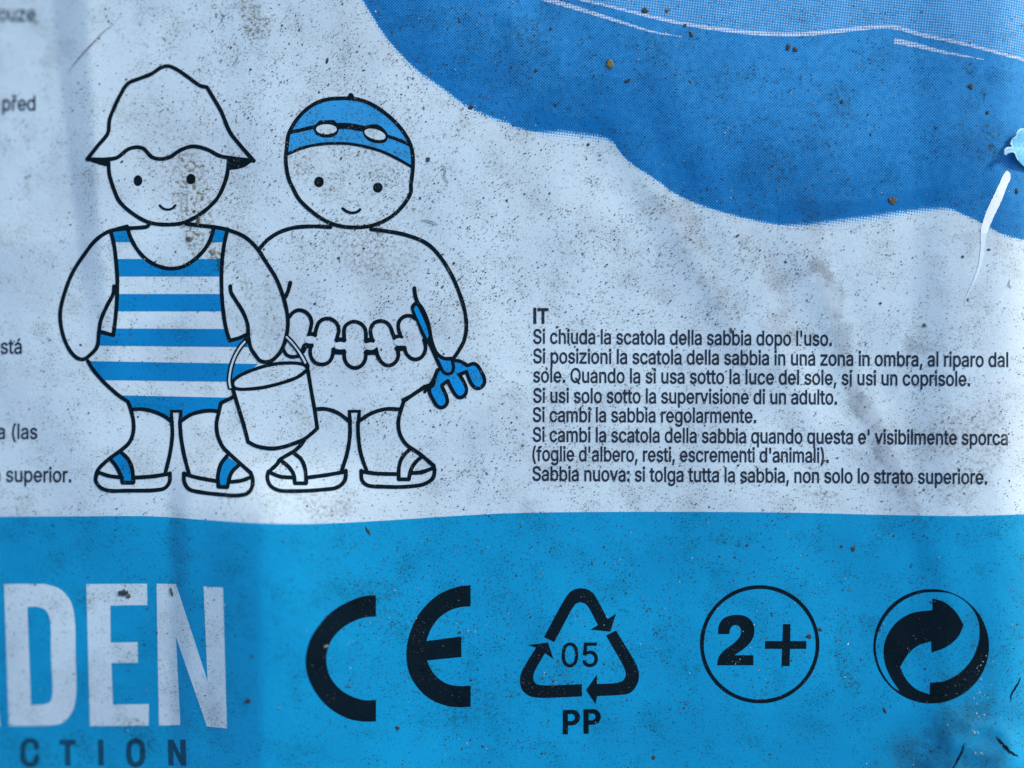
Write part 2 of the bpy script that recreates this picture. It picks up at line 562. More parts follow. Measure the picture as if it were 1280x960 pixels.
def cloud_tone(x, y):
    lo = on_curve(cs, x)
    e = lo - y
    if x < 640: e *= .62
    wid = 7.0
    for (cx, hw, w2) in ((722, 64, 27), (1090, 118, 25)):
        k = 1 - sst(hw * .15, hw, abs(x - cx))
        wid = max(wid, 7 + (w2 - 7) * k)
    cov = sst(-1, wid, e)
    ya = on_curve(ca, x) if x > 700 else -20
    tone = .60 + .28 * sst(150, 10, e) if True else 0
    tone = .47 + .32 * (1 - sst(10, 170, e))
    cov_k = 1.0
    if y < ya and x > 690:
        tone = .27
        cov = min(cov, .74)
    elif x > 700 and y < 96: tone = .50 - .06 * sst(820, 1000, x)
    # worn lighter patch top left
    d = math.hypot((x - 590) / 120, (y - 10) / 70)
    tone -= .16 * (.5 + 1.4 * noise.noise(Vector((x / 24, y / 18, 6)))) * (1 - sst(.4, 1.2, d))
    tone += .10 * noise.noise(Vector((x / 60, y / 60, 2)))
    dark = 0
    for (cx, hw) in ((715, 60), (1080, 120)):
        k = 1 - sst(hw * .6, hw, abs(x - cx))
        dark = max(dark, k * (1 - sst(6, 16, abs(e - 24))))
    tone -= .08 * sst(880, 1250, x)
    tone = min(1, tone + .25 * dark) * sst(.35, .9, cov)
    return cov, max(0, tone)
NROW[0] = 110
# one row of columns from above the picture down to the scalloped edge, denser near the edge
bm = bmesh.new()
prev = None
vals = []
xs = [440 + 3 * i for i in range(284)] + [1292 + 9 * i for i in range(13)]
for x in xs:
    b = on_curve(cs, x)
    col = []
    nr = 118
    for k in range(nr + 1):
        t = k / nr
        y = -150 + (b + 150) * (1 - (1 - t) ** 1.25)
        col.append(bm.verts.new((x, y, .10)))
        vals.append(cloud_tone(x, y))
    if prev:
        for k in range(nr): bm.faces.new((prev[k], col[k], col[k + 1], prev[k + 1]))
    prev = col
cloud = drape('blue_shape', bm, M['cloud'], label, 0)
cloud['label'] = 'big halftone blue shape with scalloped lower edge'
for nm, i in (('under', 0), ('tone', 1)):
    at = cloud.data.attributes.new(nm, 'FLOAT', 'POINT')
    at.data.foreach_set('value', [v[i] for v in vals])
for pts, wid, tp, lb in ((LINE_A, 4.6, lambda t: .55 + .6 * math.sin(math.pi * min(1, t * 1.1)), 'long pale highlight line across the blue shape'),
                     ([(660, -9), (687, 0), (715, 8.5), (752, 20), (790, 32), (815, 39.5), (852, 46)], 7.5, lambda t: 1 - t * .85, 'short screened highlight line ending at left'),
                     ([(1118, 51), (1147, 57), (1172, 63.5), (1200, 69), (1230, 74.5)], 7.5, lambda t: 1 - t * .9, 'short screened highlight line at right')):
    bm = bmesh.new()
    ribbon(bm, pts, wid, .22, taper=tp)
    drape('highlight_line', bm, M['line'], cloud)['label'] = lb

# ------------------------------------------------------------------ drawing of the child in the sun hat
A, B_, E_, F_ = Z(0, 0, 4), Z(0, 240, 4), Z(320, 240, 4), Z(0, 480, 4)
G_, T2 = Z(320, 480, 4), Z(320, 0, 4)
z1, z2, z3, z4, z5, z8 = (Z(270, 390, 9.143), Z(270, 470, 9.143), Z(350, 375, 9.143), Z(460, 370, 9.143), Z(500, 430, 10.667), Z(350, 110, 7.111))
LW = 4.9
hat = [A((435, 797), (490, 728), (540, 665), (548, 600), (575, 530), (605, 470), (640, 418), (700, 392), (760, 368), (805, 338), (840, 330), (880, 345),
         (940, 385), (1000, 428), (1035, 436)),
       A((1035, 436), (1055, 470), (1105, 555), (1150, 660), (1200, 725), (1270, 805)),
       A((440, 797), (540, 796), (585, 788), (650, 742), (712, 740), (760, 785), (800, 795), (850, 785), (900, 752), (960, 732), (1030, 745), (1100, 780),
         (1150, 789), (1265, 803))]
head = A((543, 810), (547, 870), (575, 960)) + B_((600, 50), (660, 105), (740, 150), (830, 163), (920, 152), (1010, 105), (1080, 40), (1105, 0)) + \
    A((1132, 890), (1142, 830), (1144, 800))
armL = B_((745, 160), (740, 171), (640, 182), (550, 195), (480, 240), (420, 315), (365, 400), (325, 500), (303, 590), (303, 650), (320, 730), (355, 800),
          (390, 832), (420, 836), (450, 815), (485, 775), (495, 700), (505, 640), (535, 570), (568, 505), (571, 470))
armR = B_((930, 158), (1000, 168), (1070, 175), (1140, 190), (1220, 222), (1280, 275)) + \
    E_((50, 350), (100, 430), (135, 520), (155, 600), (160, 660), (150, 730), (125, 795), (80, 842), (50, 850), (20, 843)) + \
    B_((1280, 820), (1255, 780), (1242, 720), (1238, 660), (1215, 600), (1175, 535), (1155, 500), (1152, 470))
suitL = B_((553, 195), (570, 260), (580, 340), (587, 440), (585, 540), (577, 640), (567, 716))
suitR = B_((1138, 185), (1120, 270), (1110, 360), (1108, 470), (1115, 580), (1130, 680), (1148, 743))
neckline = B_((637, 175), (650, 220), (685, 285), (730, 335), (790, 370), (850, 383), (910, 375), (970, 340), (1025, 285), (1055, 230), (1070, 175))
hipL = B_((440, 845), (460, 880), (500, 930), (545, 975)) + F_((600, 62), (640, 88))
legholes = [F_((658, 128), (700, 125), (760, 135), (820, 160), (858, 188)), F_((900, 190), (950, 155), (1010, 137), (1060, 133), (1095, 138))]
crotch = F_((858, 188), (858, 136), (905, 136), (901, 190))
soleL = F_((850, 445), (848, 490), (825, 520), (780, 530), (640, 533), (540, 532), (500, 515), (478, 480), (490, 440))
soleR = F_((920, 445), (922, 490), (945, 525), (1000, 540), (1100, 552), (1190, 557), (1240, 545), (1262, 510), (1262, 465), (1250, 440))
strapL = F_((552, 370), (605, 340), (640, 375), (660, 420), (668, 490), (615, 492), (605, 460), (580, 410))
strapR = F_((1135, 360), (1195, 405), (1160, 440), (1145, 480), (1138, 515), (1092, 512), (1090, 460), (1105, 400))
lines = [(h, LW) for h in hat] + [(head, LW), (armL, LW), (armR, LW)]
lines += [(suitL, LW), (suitR, LW), (neckline, LW), (hipL, LW)] + [(l, LW) for l in legholes]
lines += [(B_((553, 195), (637, 172)), LW), (B_((1070, 174), (1138, 187)), LW), (B_((567, 716), (507, 700)), LW), (B_((1148, 743), (1195, 730), (1240, 710)), LW)]
lines += [(crotch, LW + .4, False, False), (F_((640, 88), (655, 130), (668, 190), (665, 250), (645, 295), (600, 335), (545, 375), (490, 430), (478, 470)), LW),
          (F_((860, 190), (862, 260), (850, 350), (828, 442)), LW), (F_((900, 190), (905, 260), (920, 350), (947, 455)), LW),
          (F_((1165, 65), (1105, 95)), LW), (F_((1105, 95), (1095, 140), (1083, 200), (1090, 260), (1115, 315), (1160, 360), (1210, 405), (1255, 445)), LW),
          (soleL, LW), (soleR, LW), (F_((490, 440), (540, 458), (612, 468)), LW), (F_((672, 468), (760, 462), (850, 448)), LW),
          (F_((920, 448), (980, 466), (1087, 486)), LW), (F_((1145, 490), (1210, 482), (1258, 464)), LW)]
lines += [(smooth(s[1:5], step=2), LW, False, False) for s in (strapL, strapR)] if False else []
for s in (F_((605, 340), (640, 375), (660, 420), (668, 490)), F_((668, 493), (613, 493)), F_((613, 493), (603, 455), (580, 410), (550, 373)),
          F_((1195, 405), (1160, 440), (1145, 480), (1138, 515)), F_((1138, 516), (1092, 513)), F_((1092, 513), (1090, 460), (1105, 400), (1135, 360))):
    lines.append((s, LW))
child = part('child_drawing', M['black'], label, lines, label='line drawing of a small child in a sun hat and striped swimsuit')
part('hat_brim', M['black'], child, fills=[[A((435, 797), (550, 793), (545, 835), (500, 824), (462, 812))]])
part('hat_brim', M['black'], child, fills=[[A((1140, 785), (1270, 803), (1225, 835), (1185, 846), (1143, 850))]])
part('eye', M['black'], child, fills=[[A(*ellipse(690, 903, 22, 27))]])
part('eye', M['black'], child, fills=[[A(*ellipse(955, 895, 23, 26))]])
part('mouth', M['black'], child, [(B_((799, 67), (815, 82), (840, 88), (862, 82), (877, 67)), 3.0)])
part('sandal_strap', M['mid'], child, fills=[[strapL]])
part('sandal_strap', M['mid'], child, fills=[[strapR]])
# blue stripes: the suit's outline cut into bands
suit = suitL + B_((507, 700)) + B_((500, 740), (480, 790), (442, 838)) + hipL + F_((655, 130)) + smooth(legholes[0], step=4) + F_((858, 140), (905, 140), (901, 188)) + \
    smooth(legholes[1], step=4) + F_((1105, 95), (1165, 65)) + [(295, 480), (322.5, 455), (317, 444), (313, 434), (310, 420)] + B_((1195, 730)) + suitR[::-1] + \
    B_((1070, 174)) + smooth(neckline, step=4)[::-1] + B_((637, 172))
bm = bmesh.new()
for a0, a1, b0, b1 in ((200, 302.5, 200, 302.8), (323.8, 345.5, 323.8, 345.5), (367.5, 389, 367.5, 389), (410.5, 432, 411.5, 434), (451.5, 475, 455, 477.5), (493.5, 540, 498, 540)):
    t = bmesh.new()
    fill(t, [suit], .20, True)
    for ya, yb, keep_below in ((a0, b0, True), (a1, b1, False)):
        d = Vector((210, yb - ya, 0)).normalized()
        no = Vector((-d.y, d.x, 0))
        bmesh.ops.bisect_plane(t, geom=t.verts[:] + t.edges[:] + t.faces[:], plane_co=(120, ya, 0), plane_no=no,
                               clear_inner=keep_below, clear_outer=not keep_below)
    me_ = bpy.data.meshes.new('tmp')
    t.to_mesh(me_); t.free()
    bm.from_mesh(me_)
    bpy.data.meshes.remove(me_)
o = drape('swimsuit', bm, M['mid'], child)
o['label'] = 'blue and white striped swimsuit'

# ------------------------------------------------------------------ bucket
rim = z1((195, 790), (260, 735), (350, 690), (500, 635), (650, 598), (800, 583), (920, 585), (1010, 605), (1050, 640), (1010, 690), (930, 745), (800, 795), (650, 838),
         (500, 868), (380, 880), (270, 882), (210, 865), (190, 830))
side = z2((190, 130), (215, 220), (270, 400), (330, 600), (368, 752)), z2((368, 752), (450, 795), (550, 820), (650, 828), (760, 812), (880, 775), (1000, 725), (1090, 660), (1158, 598)), \
    z2((1158, 598), (1130, 400), (1095, 200), (1058, -20), (1046, -88))
hl = z1((165, 862), (153, 790), (162, 690), (182, 600), (225, 490), (280, 400), (330, 340), (368, 295))
hr = z1((808, 285), (865, 345), (930, 425), (985, 510), (1022, 580), (1042, 620))
body = rim[0:9] + side[2][::-1][1:] + side[1][::-1][1:] + side[0][::-1][1:]
bm = bmesh.new()
fill(bm, [body], .32)
bucket = drape('bucket_drawing', bm, M['white'], label)
bucket['label'] = 'drawing of a white bucket held between the two children'
part('outline', M['black'], bucket, [(rim, LW - .4, True)] + [(s, LW) for s in side], off_l=.5)
bm = bmesh.new()
for h_ in (hl, hr): ribbon(bm, h_, 6.8, .5)
hd = drape('handle', bm, M['black'], bucket)
bm = bmesh.new()
for h_ in (hl[:-1], hr[:-1]): ribbon(bm, h_, 2.3, .64)
drape('handle_inside', M and bm, M['white'], bucket)

# ------------------------------------------------------------------ drawing of the child in the swimming cap
head2 = z8((72, 690), (52, 640), (60, 540), (75, 420), (100, 360), (150, 280), (230, 195), (330, 130), (430, 100), (540, 92), (650, 95), (770, 125), (880, 185), (1000, 280), (1090, 380),
           (1150, 480), (1175, 560), (1183, 690)) + T2((775, 930)) + E_((775, 0), (745, 55), (700, 105), (640, 145), (570, 170), (490, 177), (410, 168), (340, 140), (270, 90), (215, 35), (185, -20)) + \
    T2((163, 890))
head2 = head2[1:]
caplow = z8((62, 590), (200, 533), (340, 502), (500, 492), (620, 497), (760, 522), (900, 562), (1030, 622), (1178, 705))
capfill = z8((65, 580), (75, 420), (100, 360), (150, 280), (230, 195), (330, 130), (430, 100), (540, 92), (650, 95), (770, 125), (880, 185), (1000, 280), (1090, 380), (1150, 480), (1175, 560),
             (1178, 700)) + caplow[::-1]
body2 = [E_((12, 290), (60, 238), (120, 200), (200, 177), (300, 172), (372, 176)), E_((372, 176), (374, 165)),
         E_((575, 186), (660, 197), (750, 215), (850, 255), (910, 310), (970, 400), (1015, 500), (1045, 600), (1052, 680), (1040, 745), (1010, 800), (985, 835)),
         E_((985, 833), (940, 832), (905, 808), (880, 750), (862, 660), (835, 590), (805, 545), (795, 510), (792, 480)),
         E_((172, 452), (163, 490), (148, 525)), E_((860, 967), (800, 1003), (740, 1045)), G_((740, 85), (725, 130), (712, 190), (720, 250), (750, 300), (820, 350), (885, 405)),
         G_((296, 126), (350, 125), (410, 145), (465, 185)), G_((515, 185), (580, 145), (650, 125), (725, 127)),
         G_((470, 190), (470, 260), (455, 350), (428, 437)), G_((510, 190), (512, 260), (525, 350), (556, 440)),
         z2((1010, 735), (960, 800), (890, 860), (800, 912), (720, 965)) + G_((110, 395), (62, 440)),
         G_((450, 432), (445, 480), (410, 515), (330, 528), (200, 535), (110, 530), (70, 505), (57, 465), (64, 435)),
         G_((65, 440), (120, 462), (190, 468)), G_((255, 468), (350, 455), (450, 438)),
         G_((190, 345), (225, 375), (245, 420), (252, 490)), G_((252, 496), (195, 496)), G_((195, 496), (188, 450), (160, 410), (125, 382)),
         G_((527, 432), (530, 480), (555, 505), (640, 513), (750, 513), (840, 500), (885, 470), (893, 430), (888, 405)),
         G_((525, 437), (600, 447), (710, 450)), G_((775, 445), (830, 440), (890, 418)),
         G_((770, 325), (730, 370), (715, 420), (714, 475)), G_((714, 476), (765, 476)), G_((765, 476), (775, 430), (795, 395), (830, 362))]
lines = [(head2, LW, True)] + [(b, LW) for b in body2] + [(G_((470, 190), (468, 136), (517, 136), (513, 190)), LW + .4, False, False)]
child2 = part('child_drawing', M['black'], label, lines, label='line drawing of a small child in a blue swimming cap and float belt')
cap = part('swim_cap', M['cap'], child2, fills=[[capfill]])
part('cap_edge', M['black'], child2, [(caplow, 3.6)], [[z8((596, 98), (600, 75), (612, 50), (630, 42), (648, 50), (660, 75), (668, 100))]])
gog = [z8((100, 392), (200, 370), (320, 342)), z8((945, 425), (1050, 460), (1168, 512))]
ringR = z8((738, 352), (800, 326), (870, 326), (930, 368), (958, 420), (942, 478), (880, 492), (795, 472), (745, 420))
part('goggles', M['black'], child2, [(gog[0], 4.6), (gog[1], 4.2), (z8((505, 338), (600, 338), (745, 362)), 7.6)],
     [[z8((298, 370), (310, 330), (350, 290), (480, 284), (515, 320), (526, 365), (505, 415), (450, 440), (380, 440), (320, 415))], [smooth(ringR, True)]], off_f=.34)
part('lens', M['white'], child2, fills=[[z8(*ellipse(413, 367, 92, 44))]], off_f=.5)
part('lens', M['white'], child2, fills=[[z8(*ellipse(845, 412, 97, 44, 16))]], off_f=.5)
part('eye', M['black'], child2, fills=[[z8(*ellipse(347, 835, 43, 47))]])
part('eye', M['black'], child2, fills=[[z8(*ellipse(870, 885, 43, 45))]])
part('mouth', M['black'], child2, [(E_((433, 82), (455, 98), (480, 104), (505, 100), (521, 87)), 3.4)])
belt = [z3((110, 192), (140, 150), (190, 120), (240, 117), (300, 142), (345, 195), (362, 260), (350, 325), (335, 392)), z3((335, 395), (400, 397)),
        z3((400, 392), (425, 300), (450, 250), (500, 218), (560, 212), (620, 238), (662, 290), (672, 360), (655, 425), (652, 455)), z3((650, 455), (735, 455)),
        z3((735, 455), (735, 330), (760, 283), (810, 252), (860, 247), (920, 268), (965, 312), (982, 370), (983, 455)), z3((983, 462), (1060, 462)),
        z4((48, 505), (30, 400), (50, 332), (90, 297), (150, 285), (210, 302), (255, 350), (280, 420), (305, 480)), z4((305, 475), (378, 470)),
        z4((378, 470), (350, 380), (350, 310), (380, 257), (440, 226), (500, 230), (545, 262)), z4((640, 500), (658, 570), (650, 640), (610, 700), (550, 725), (490, 710), (440, 660), (415, 588)),
        z4((418, 598), (330, 600)), z4((335, 595), (348, 680), (320, 750), (260, 790), (200, 788), (150, 750), (110, 680), (90, 600)), z4((85, 642), (-22, 645)),
        z3((985, 590), (975, 680), (940, 740), (880, 775), (820, 770), (765, 730), (738, 670), (733, 580)), z3((733, 597), (630, 592)),
        z3((612, 560), (600, 640), (570, 700), (520, 730), (460, 735), (400, 715), (360, 660), (345, 590), (352, 525)), z3((360, 520), (285, 522)), z3((285, 522), (262, 585)),
        z3((42, 572), (75, 625), (130, 650), (190, 645), (222, 640))]
part('float_belt', M['black'], child2, [(b, LW - .1 if len(b) > 2 else 6.6) for b in belt])
# hollow bead links between the floats
lk = []
for c in (z3((350, 455)), z3((690, 522)), z3((1035, 528)), z4((360, 525))):
    lk.append([ellipse(c[0][0], c[0][1], 7.0, 4.6)])
part('belt_link', M['white'], child2, fills=lk, off_f=.5)

# ------------------------------------------------------------------ toy rake
rk = z5((535, 320), (490, 380), (460, 470), (450, 545), (400, 580), (393, 640), (440, 740), (490, 820), (540, 848), (600, 830), (633, 770), (620, 700), (560, 560), (556, 552), (640, 488), (660, 540),
        (720, 650), (770, 708), (830, 708), (878, 660), (887, 600), (850, 500), (800, 420), (785, 410), (888, 368), (910, 440), (960, 540), (1010, 588), (1070, 588), (1118, 540), (1127, 470),
        (1080, 360), (1030, 285), (980, 260), (920, 280), (900, 288), (830, 243), (770, 222), (700, 222))
sock = z5((500, 215), (530, 280), (560, 345), (595, 390), (645, 402), (692, 382), (714, 320), (700, 235))
rake = part('rake_drawing', M['rake'], label, fills=[[rk + z5((620, 180), (510, 200))]], label='drawing of a small blue sand rake in the hand of the child in a cap', off_f=.26)
def seg(idx): return rk[idx[0]:idx[1] + 1]
part('outline', M['black'], rake, [(rk[0:4], 4.6), (rk[3:13], 4.6), (rk[13:15], 4.6), (rk[14:23], 4.6), (rk[23:25], 4.6), (rk[24:36], 4.6), (rk[35:], 4.6), (sock, 4.2),
      (z4((700, 540), (770, 690), (812, 790)), 4.2), (z5((330, 640), (400, 545), (460, 440), (500, 340)), 4.0), (z5((40, 745), (180, 670), (330, 560)), 4.2)], off_l=.42)
part('handle', M['black'], rake, [(z4((715, 470), (738, 590), (790, 670)), 5.0)],
     [[smooth(z4((520, 75), (490, 120), (500, 180), (560, 310), (610, 440), (680, 545), (725, 500), (715, 420), (690, 300), (640, 190), (580, 90), (548, 60)), True)]], off_f=.52, off_l=.58)
part('handle_face', M['rake'], rake, fills=[[z4((545, 110), (525, 150), (560, 240), (620, 370), (680, 490), (694, 450), (670, 350), (610, 210), (565, 120))]], off_f=.7)
part('socket_face', M['rake'], rake, fills=[[z5((545, 235), (655, 238), (692, 310), (680, 352), (640, 376), (600, 358), (575, 310))]], off_f=.34)

